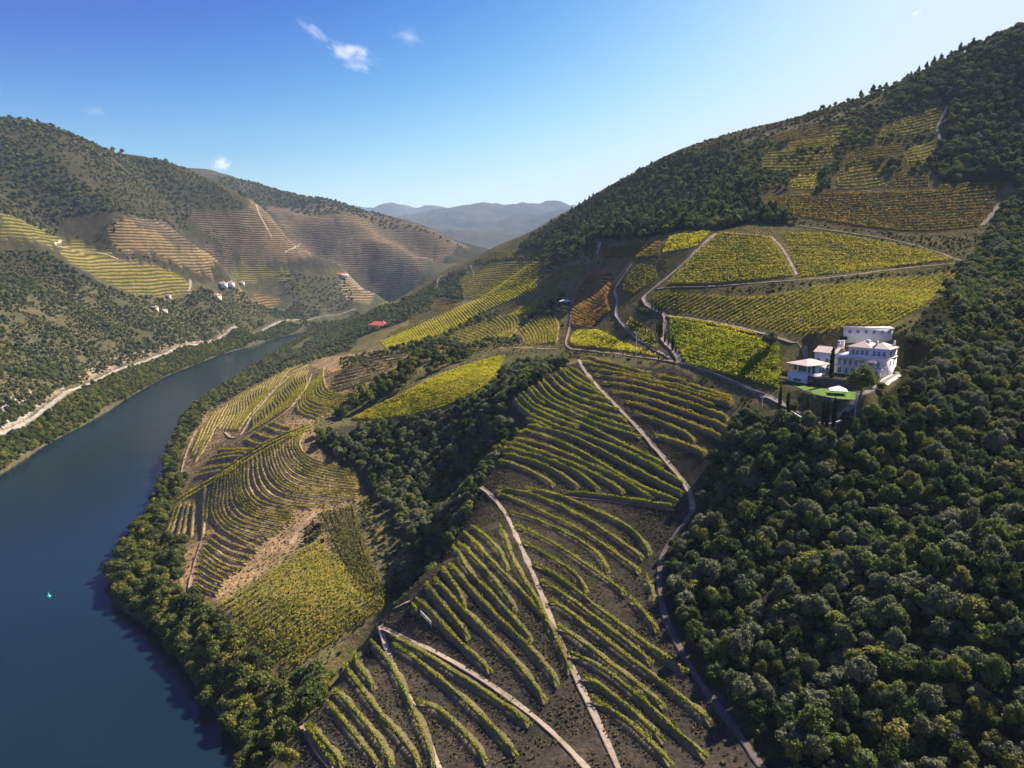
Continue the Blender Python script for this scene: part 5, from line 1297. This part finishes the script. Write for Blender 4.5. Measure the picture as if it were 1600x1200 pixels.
def villa_wing():
    th = math.radians(65); c = plat_pt(1259.5, 600, LAWN_Z)
    r = np.array([math.cos(th), -math.sin(th)]); W_, D_ = 9.0, 11.5
    o = np.array(c[:2]) - W_*r
    e = empty("garden_wing", (o[0], o[1], LAWN_Z), -th)
    part("wall", joined([box_vf(0,W_,0,D_,-3,3.5), box_vf(2.6,W_,4.5,D_,3.5,6.6), box_vf(0,2.6,9.0,D_,3.5,6.6)]), M_WHITE, e)
    roof_part("roof", (0,W_,0,D_,6.6,1.7), M_TILE, e, over=.7)
    boxes("column", [(x,x+.3,.1,.4,3.5,6.6) for x in (.1,4.3,8.6)] + [(8.6,8.9,2.2,2.5,3.5,6.6), (.1,.4,4.5,4.8,3.5,6.6)], M_WHITE, e)
    boxes("glazing", [(.3,2.6,4.4,4.5,3.6,6.4), (2.55,W_-.3,4.36,4.47,3.6,6.4)], M_GLASS, e)
    railing(e, .1, W_-.1, .12, 3.5)
    window(e, 'f', 3.0, .3, 3.6, 1.9, 0); boxes("shutter", [(3.05,6.55,-.14,-.1,1.3,2.15)], M_STEEL, e)
    for y in (6.0,7.6,9.4): window(e, 'r', y, 4.0, 1.1, 1.5, W_)
    window(e, 'r', 2.0, .5, 1.4, 1.6, W_)
    return tag(e, "white two storey wing with open glazed loggia under a pale pink roof", "house")
villa_wing()

def middle_house():
    th = math.radians(45); c = plat_pt(1378, 591, PLAT_Z)
    r = np.array([math.cos(th), -math.sin(th)]); b_ = np.array([math.sin(th), math.cos(th)]); o = np.array(c[:2]) - 26.6*r + 5*b_
    e = empty("link_house", (o[0], o[1], PLAT_Z), -th)
    part("wall", box_vf(0,8,0,9,-2,6.6), M_WHITE, e); gable_part("roof", 0,8,0,9,6.6,1.9, M_TILE, e)
    v = boxes("chimney", [(6.3,7.1,6.0,6.8,6.8,10.9)], M_WHITE, e); boxes("chimney_cap", [(6.15,7.25,5.85,6.95,10.9,11.1)], M_WHITE, v)
    v = boxes("chimney", [(7.0,7.8,8.0,8.8,6.8,10.9)], M_WHITE, e); boxes("chimney_cap", [(6.85,7.95,7.85,8.95,10.9,11.1)], M_WHITE, v)
    for x in (1.0,4.2): window(e, 'f', x, 2.8, 1.3, 1.7, 0)
    return tag(e, "small white gabled house with two tall chimneys between villa and wing", "house")
middle_house()

def annexe():
    p = sight(1394, 531); th = math.radians(15)
    r = np.array([math.cos(th), -math.sin(th)]); o = np.array(p[:2]) - 18*r
    e = empty("flat_roofed_annexe", (o[0], o[1], p[2]+1.3), -th)
    part("wall", box_vf(0,18,0,8,-3,3.0), M_WHITE, e); boxes("roof", [(-.4,18.4,-.5,8.4,3.0,3.35)], M_CANVAS, e)
    boxes("parapet", [(-.4,18.4,8.1,8.4,3.35,3.6),(-.4,-.1,-.5,8.1,3.35,3.6)], M_WHITE, e)
    for x in (1.5,4.5,7.5,10.5,13.5,16.0): window(e, 'f', x, .9, 1.3, 1.4, 0)
    boxes("roof_vent", [(5,5.5,4,4.5,3.35,4.2)], M_STEEL, e)
    return tag(e, "long low white annexe with flat roof behind the villa", "house")
annexe()

def wall_ribbon(name, w, z_top, depth, th, mat, label, follow=False):
    w = resample(np.asarray(w)[:, :2], 1.5); t = unit(np.gradient(w, axis=0)); nr = np.stack([-t[:,1], t[:,0]], 1)
    zt = ground_z(w[:,0], w[:,1])+z_top if follow else np.full(len(w), z_top)
    a, b = w+nr*th/2, w-nr*th/2; zb = np.minimum(ground_z(w[:,0], w[:,1])-.8, zt-depth)
    V = np.stack([np.c_[a,zb], np.c_[a,zt], np.c_[b,zt], np.c_[b,zb]],1).reshape(-1,3); n = len(w)
    F = [(i*4+j, i*4+(j+1)%4, (i+1)*4+(j+1)%4, (i+1)*4+j) for i in range(n-1) for j in range(4)] + [(0,1,2,3), ((n-1)*4+3,(n-1)*4+2,(n-1)*4+1,(n-1)*4)]
    org = np.array([w[0,0], w[0,1], zt[0]])
    o = link(bpy.data.objects.new(name, mesh_np(name, V-org, F, mat))); o.location = org
    return tag(o, label, "wall")
g1 = chaikin([plat_pt(*p, LAWN_Z)[:2] for p in [(1226,597),(1245,606),(1272,617),(1305,624),(1340,626),(1358,618)]], 2)
wall_ribbon("retaining_wall", g1, LAWN_Z+.25, 2.5, .5, M_STONE, "dark curved stone retaining wall under the villa lawn")
g2 = chaikin([plat_pt(*p, LAWN_Z)[:2] for p in [(1262,600),(1285,605),(1312,606),(1345,611)]], 2)
wall_ribbon("garden_wall", g2, PLAT_Z+.3, 3.0, .4, M_STONE, "short dark stone wall between the lawn and the villa wing")
g3 = chaikin([sight(*p)[:2] for p in [(1236,645),(1258,659),(1290,666),(1310,662),(1322,650)]], 2)
wall_ribbon("kerb_wall", g3, .7, .5, .35, M_WHITE, "low white kerb wall curving round the drive bend", True)
g4 = chaikin([sight(*p)[:2] for p in [(1066,570),(1110,583),(1160,603),(1195,618)]], 2)
wall_ribbon("roadside_wall", g4, .8, .5, .35, M_STONE, "low stone wall along the contour road below the lush green vineyard", True)
def flat_patch(name, pts, mat, lift, z=PLAT_Z, kind="structure"):
    w = np.array([plat_pt(*p, z) for p in pts]); w[:,2] += lift
    me = bpy.data.meshes.new(name); me.from_pydata([tuple(x) for x in w], [], [tuple(range(len(w)))]); me.materials.append(mat); me.update()
    return tag(link(bpy.data.objects.new(name, me)), kind=kind)
flat_patch("lawn", [(1229,597.5),(1246,605),(1272,615.5),(1305,622.5),(1335,624.5),(1338,613),(1310,607.5),(1285,606.5),(1262,601.5)], M_LAWN, .06, LAWN_Z)
flat_patch("paved_forecourt", [(1372,602),(1388,602),(1408,588),(1402,581),(1378,592)], M_PAVE, .08)
flat_patch("paved_terrace", [(1226,552),(1262,562),(1268,555),(1240,546)], M_PAVE, .08)
def canopy():
    p = plat_pt(1309, 616, LAWN_Z); e = empty("garden_canopy", p, math.radians(-20))
    boxes("post", [(x-.06,x+.06,y-.06,y+.06,-.2,1.6) for x in (-2.3,2.3) for y in (-2.3,2.3)], M_STEEL, e)
    me = bpy.data.meshes.new("canopy_roof"); s = 2.8
    me.from_pydata([(-s,-s,1.55),(s,-s,1.55),(s,s,1.55),(-s,s,1.55),(0,0,3.0),(-s,-s,1.25),(s,-s,1.25),(s,s,1.25),(-s,s,1.25)], [], [(0,1,4),(1,2,4),(2,3,4),(3,0,4),(5,6,1,0),(6,7,2,1),(7,8,3,2),(8,5,0,3)]); me.materials.append(M_CANVAS); me.update()
    link(bpy.data.objects.new("canopy_roof", me), e)
    return tag(e, "white pyramid canopy standing on the lawn below the villa", "canopy")
canopy()

def house(px, py, w, d, h, rh, th, wall, roof, label, name="farmhouse", nwin=3, chim=True):
    p = sight(px, py); th = math.radians(th)
    e = empty(name, (p[0], p[1], p[2]-.3), -th)
    part("wall", box_vf(-w/2,w/2,-d/2,d/2,-4,h), wall, e)
    rf = roof_part("roof", (-w/2,w/2,-d/2,d/2,h,rh), roof, e, over=.7)
    for k in range(nwin):
        x = -w/2 + w*(k+.5)/nwin; window(e, 'f', x-.7, h*.35, 1.4, 1.6, -d/2)
    boxes("door", [(-.6,.6,-d/2-.06,-d/2,0,2.1)], M_DARK, e)
    if chim: boxes("chimney", [(w*.2,w*.2+.8,-.4,.4,h+.3,h+rh+1.2)], wall, rf)
    return tag(e, label, "house")
house(347, 446, 17, 10, 4.5, 2.6, 10, M_WHITE, M_TILEB, "white manor house with brown roof across the river, left block", "manor_house", 4)
house(359, 445, 15, 10, 4.5, 2.6, 10, M_WHITE, M_TILEB, "white manor house with brown roof across the river, middle block", "manor_house", 4)
house(377, 443, 13, 8, 3.2, 1.8, 15, M_WHITE, M_TILEB, "small white building at the right end of the manor across the river", "manor_house", 3)
house(338, 466, 15, 11, 5.5, 3.5, 25, M_YELW, M_TILEO, "cream house with bright orange roof across the river", nwin=3)
house(257, 488, 9, 6, 4, 1.8, -25, M_WHITE, M_TILEB, "small whitewashed farmhouse on the scrub slope above the riverside road", nwin=2)
house(241, 483, 11, 6, 3.5, 1.6, 15, M_PINKW, M_TILEB, "low pinkish farm building beside the small whitewashed farmhouse", nwin=2)
house(263, 464, 7, 5, 3, 1.4, 10, M_WHITE, M_TILEB, "tiny white hut in the scrub above the small farmhouse", nwin=1, chim=False)
house(533, 431, 34, 9, 5, 2.5, -8, M_WHITE, M_TILER, "long white farmstead with reddish roof on the spur across the far river bend", nwin=6)
house(593, 513, 26, 14, 5, 4.5, 12, M_PINKW, M_TILER, "farmhouse with wide bright red roof among trees on the middle slope", nwin=5)
house(883, 476, 8, 5, 3, 1.2, 5, M_STONE, M_STEEL, "small stone shed with white roof above the ochre path", "stone_shed", 1, False)

def pole(px, yb, yt, label, arms=2):
    p = sight(px, yb); D = p[1]*math.cos(PITCH)+(CAM_H-p[2])*math.sin(PITCH); h = (yb-yt)/FPX*D*1.02
    e = empty("power_pole", p, random.uniform(-.4,.4))
    V, F = [], []
    for z, rr in ((-1,.19),(h,.11)):
        V += [(math.cos(a)*rr, math.sin(a)*rr, z) for a in np.linspace(0, 2*math.pi, 8, endpoint=False)]
    F = [(k,(k+1)%8,8+(k+1)%8,8+k) for k in range(8)] + [(8,9,10,11),(8,11,12,15),(12,13,14,15)]
    part("post", (np.array(V), np.array(F)), M_WOODP, e)
    for k in range(arms):
        a = boxes("crossarm", [(-.95,.95,-.16,-.05,h-.35-.8*k,h-.2-.8*k)], M_WOODP, e)
        boxes("insulator", [(x-.06,x+.06,-.16,-.04,h-.2-.8*k,h+.05-.8*k) for x in (-.85,-.4,.4,.85)], M_STEEL, a)
    return tag(e, label, "pole")
pole(1334, 668, 611, "tall grey power pole in front of the villa beside the lime green bush")
pole(993, 575, 519, "grey power pole beside the contour road bend below the yellow triangular vineyard")
pole(1190, 640, 620, "short pole near the drive left of the villa cypresses", 1)
pole(970, 562, 546, "thin pole beside the contour road over the near terraces", 1)
pole(520, 500, 488, "pale pole near the river left of the red roofed farmhouse", 1)
pole(82, 196, 184, "mast on the skyline of the left hill", 1)
pole(211, 468, 440, "pylon among the yellow terraces across the river", 2)

def sign_frame():
    a, b = np.array(sight(657, 963)), np.array(sight(673.5, 982)); d = b-a; L_ = float(np.linalg.norm(d[:2])); ang = math.atan2(d[1], d[0])
    e = empty("sign_frame", tuple(a), ang); dz = d[2]/L_
    rng = np.random.default_rng(3)
    boxes("top_rail", [(0,L_,-.06,.06,1.7,1.85)], M_STEEL, e)
    boxes("post", [(x-.06,x+.06,.02,.14,-1.2,1.75) for x in (.2,L_/2,L_-.2)], M_WOODP, e)
    x = .15
    while x < L_-.3:
        w = rng.uniform(.22,.42); s = rng.integers(0,3)
        L2 = [(x,x+.07,-.06,.02,.75,1.35)]
        if s != 0: L2.append((x+w-.07,x+w,-.06,.02,.75,1.35))
        L2.append((x+.09,x+w-(.09 if s else 0),-.06,.02,.98 if s == 1 else .75,1.08 if s == 1 else .85))
        boxes("letter", L2, M_WOODP, e); x += w+.14
    return tag(e, "long white metal sign with one rail and small letters on the bank", "sign")
sign_frame()

def buoy():
    x, y = water_pt(76, 932); e = empty("buoy", (x, y, 0))
    def lathe(prof, seg=14):
        V = [(math.cos(a)*r_, math.sin(a)*r_, z) for r_, z in prof for a in np.linspace(0, 2*math.pi, seg, endpoint=False)]
        F = [(i*seg+j, i*seg+(j+1)%seg, (i+1)*seg+(j+1)%seg, (i+1)*seg+j) for i in range(len(prof)-1) for j in range(seg)]
        return np.array(V), np.array(F)
    part("float", lathe([(.01,-.4),(.85,-.4),(.95,.1),(.8,.45),(.3,.6),(.01,.6)]), M_BUOY, e, True)
    part("tower", lathe([(.3,.6),(.16,1.7),(.01,1.7)]), M_BUOY, e, True); part("top_mark", lathe([(.01,1.7),(.32,1.7),(.01,2.35)]), M_BUOY, e)
    return tag(e, "small green river buoy floating on the dark water", "buoy")
buoy()
# ------------------------------------------------------------------ clouds
def cloud_material(name, dens, scale, thr, seed):
    m, nt, out = new_mat(name); L = nt.links
    tc = N(nt, "ShaderNodeTexCoord")
    mp = N(nt, "ShaderNodeMapping"); mp.inputs['Location'].default_value = (seed*3.1, seed*1.7, seed); L.new(tc.outputs['Object'], mp.inputs[0])
    n = N(nt, "ShaderNodeTexNoise", Scale=scale, Detail=8.0, Roughness=.74); L.new(mp.outputs[0], n.inputs['Vector'])
    ln = N(nt, "ShaderNodeVectorMath", operation='LENGTH'); L.new(tc.outputs['Object'], ln.inputs[0])
    fall = N(nt, "ShaderNodeMapRange"); L.new(ln.outputs['Value'], fall.inputs[0]); fall.inputs[1].default_value = 0.1; fall.inputs[2].default_value = 1.0; fall.inputs[3].default_value = .26; fall.inputs[4].default_value = -.40
    s = N(nt, "ShaderNodeMath", operation='ADD'); L.new(n.outputs['Fac'], s.inputs[0]); L.new(fall.outputs[0], s.inputs[1])
    r = N(nt, "ShaderNodeMapRange"); L.new(s.outputs[0], r.inputs[0]); r.inputs[1].default_value = thr; r.inputs[2].default_value = thr+.45; r.inputs[3].default_value = 0; r.inputs[4].default_value = dens
    v = N(nt, "ShaderNodeVolumePrincipled", Anisotropy=.2); v.inputs['Color'].default_value = (1,1,1,1); L.new(r.outputs[0], v.inputs['Density'])
    L.new(v.outputs[0], out.inputs['Volume'])
    return m
def cloud(px, py, Y, sx, sy, sz, tilt, dens, scale, thr, seed, label):
    v, f = blob(np.zeros(3), np.ones(3)*.98, np.random.default_rng(seed), 10, 18)
    me = mesh_np("cloud", v, f, cloud_material("cloud_vapour", dens, scale, thr, seed))
    o = link(bpy.data.objects.new("cloud", me)); o.location = pos_at(px, py, Y); k = Y/FPX
    o.scale = (sx*k, sy*k, sz*k); o.rotation_euler = (0, tilt, 0)
    return tag(o, label, "cloud", "small clouds in the blue sky")
cloud(545, 86, 8000, 118, 70, 66, math.radians(24), .014, 2.8, .66, 1, "white tufted cloud with a trailing wisp high over the valley")
cloud(490, 48, 8000, 96, 46, 36, math.radians(40), .006, 4.0, .66, 2, "thin diagonal wisp trailing from the white tufted cloud")
cloud(634, 56, 8000, 96, 44, 40, math.radians(15), .0035, 4.2, .66, 3, "faint wispy cloud right of the tufted cloud")
cloud(346, 256, 15000, 44, 36, 36, math.radians(-25), .012, 3.0, .62, 4, "small bright puff of cloud just above the left hill shoulder")
cloud(150, 172, 8500, 70, 36, 24, 0.0, .0018, 3.6, .62, 5, "very faint cloud above the left hill")
cloud(1432, 20, 8000, 26, 16, 12, math.radians(-20), .004, 2.6, .57, 6, "tiny faint cloud near the top right of the sky")
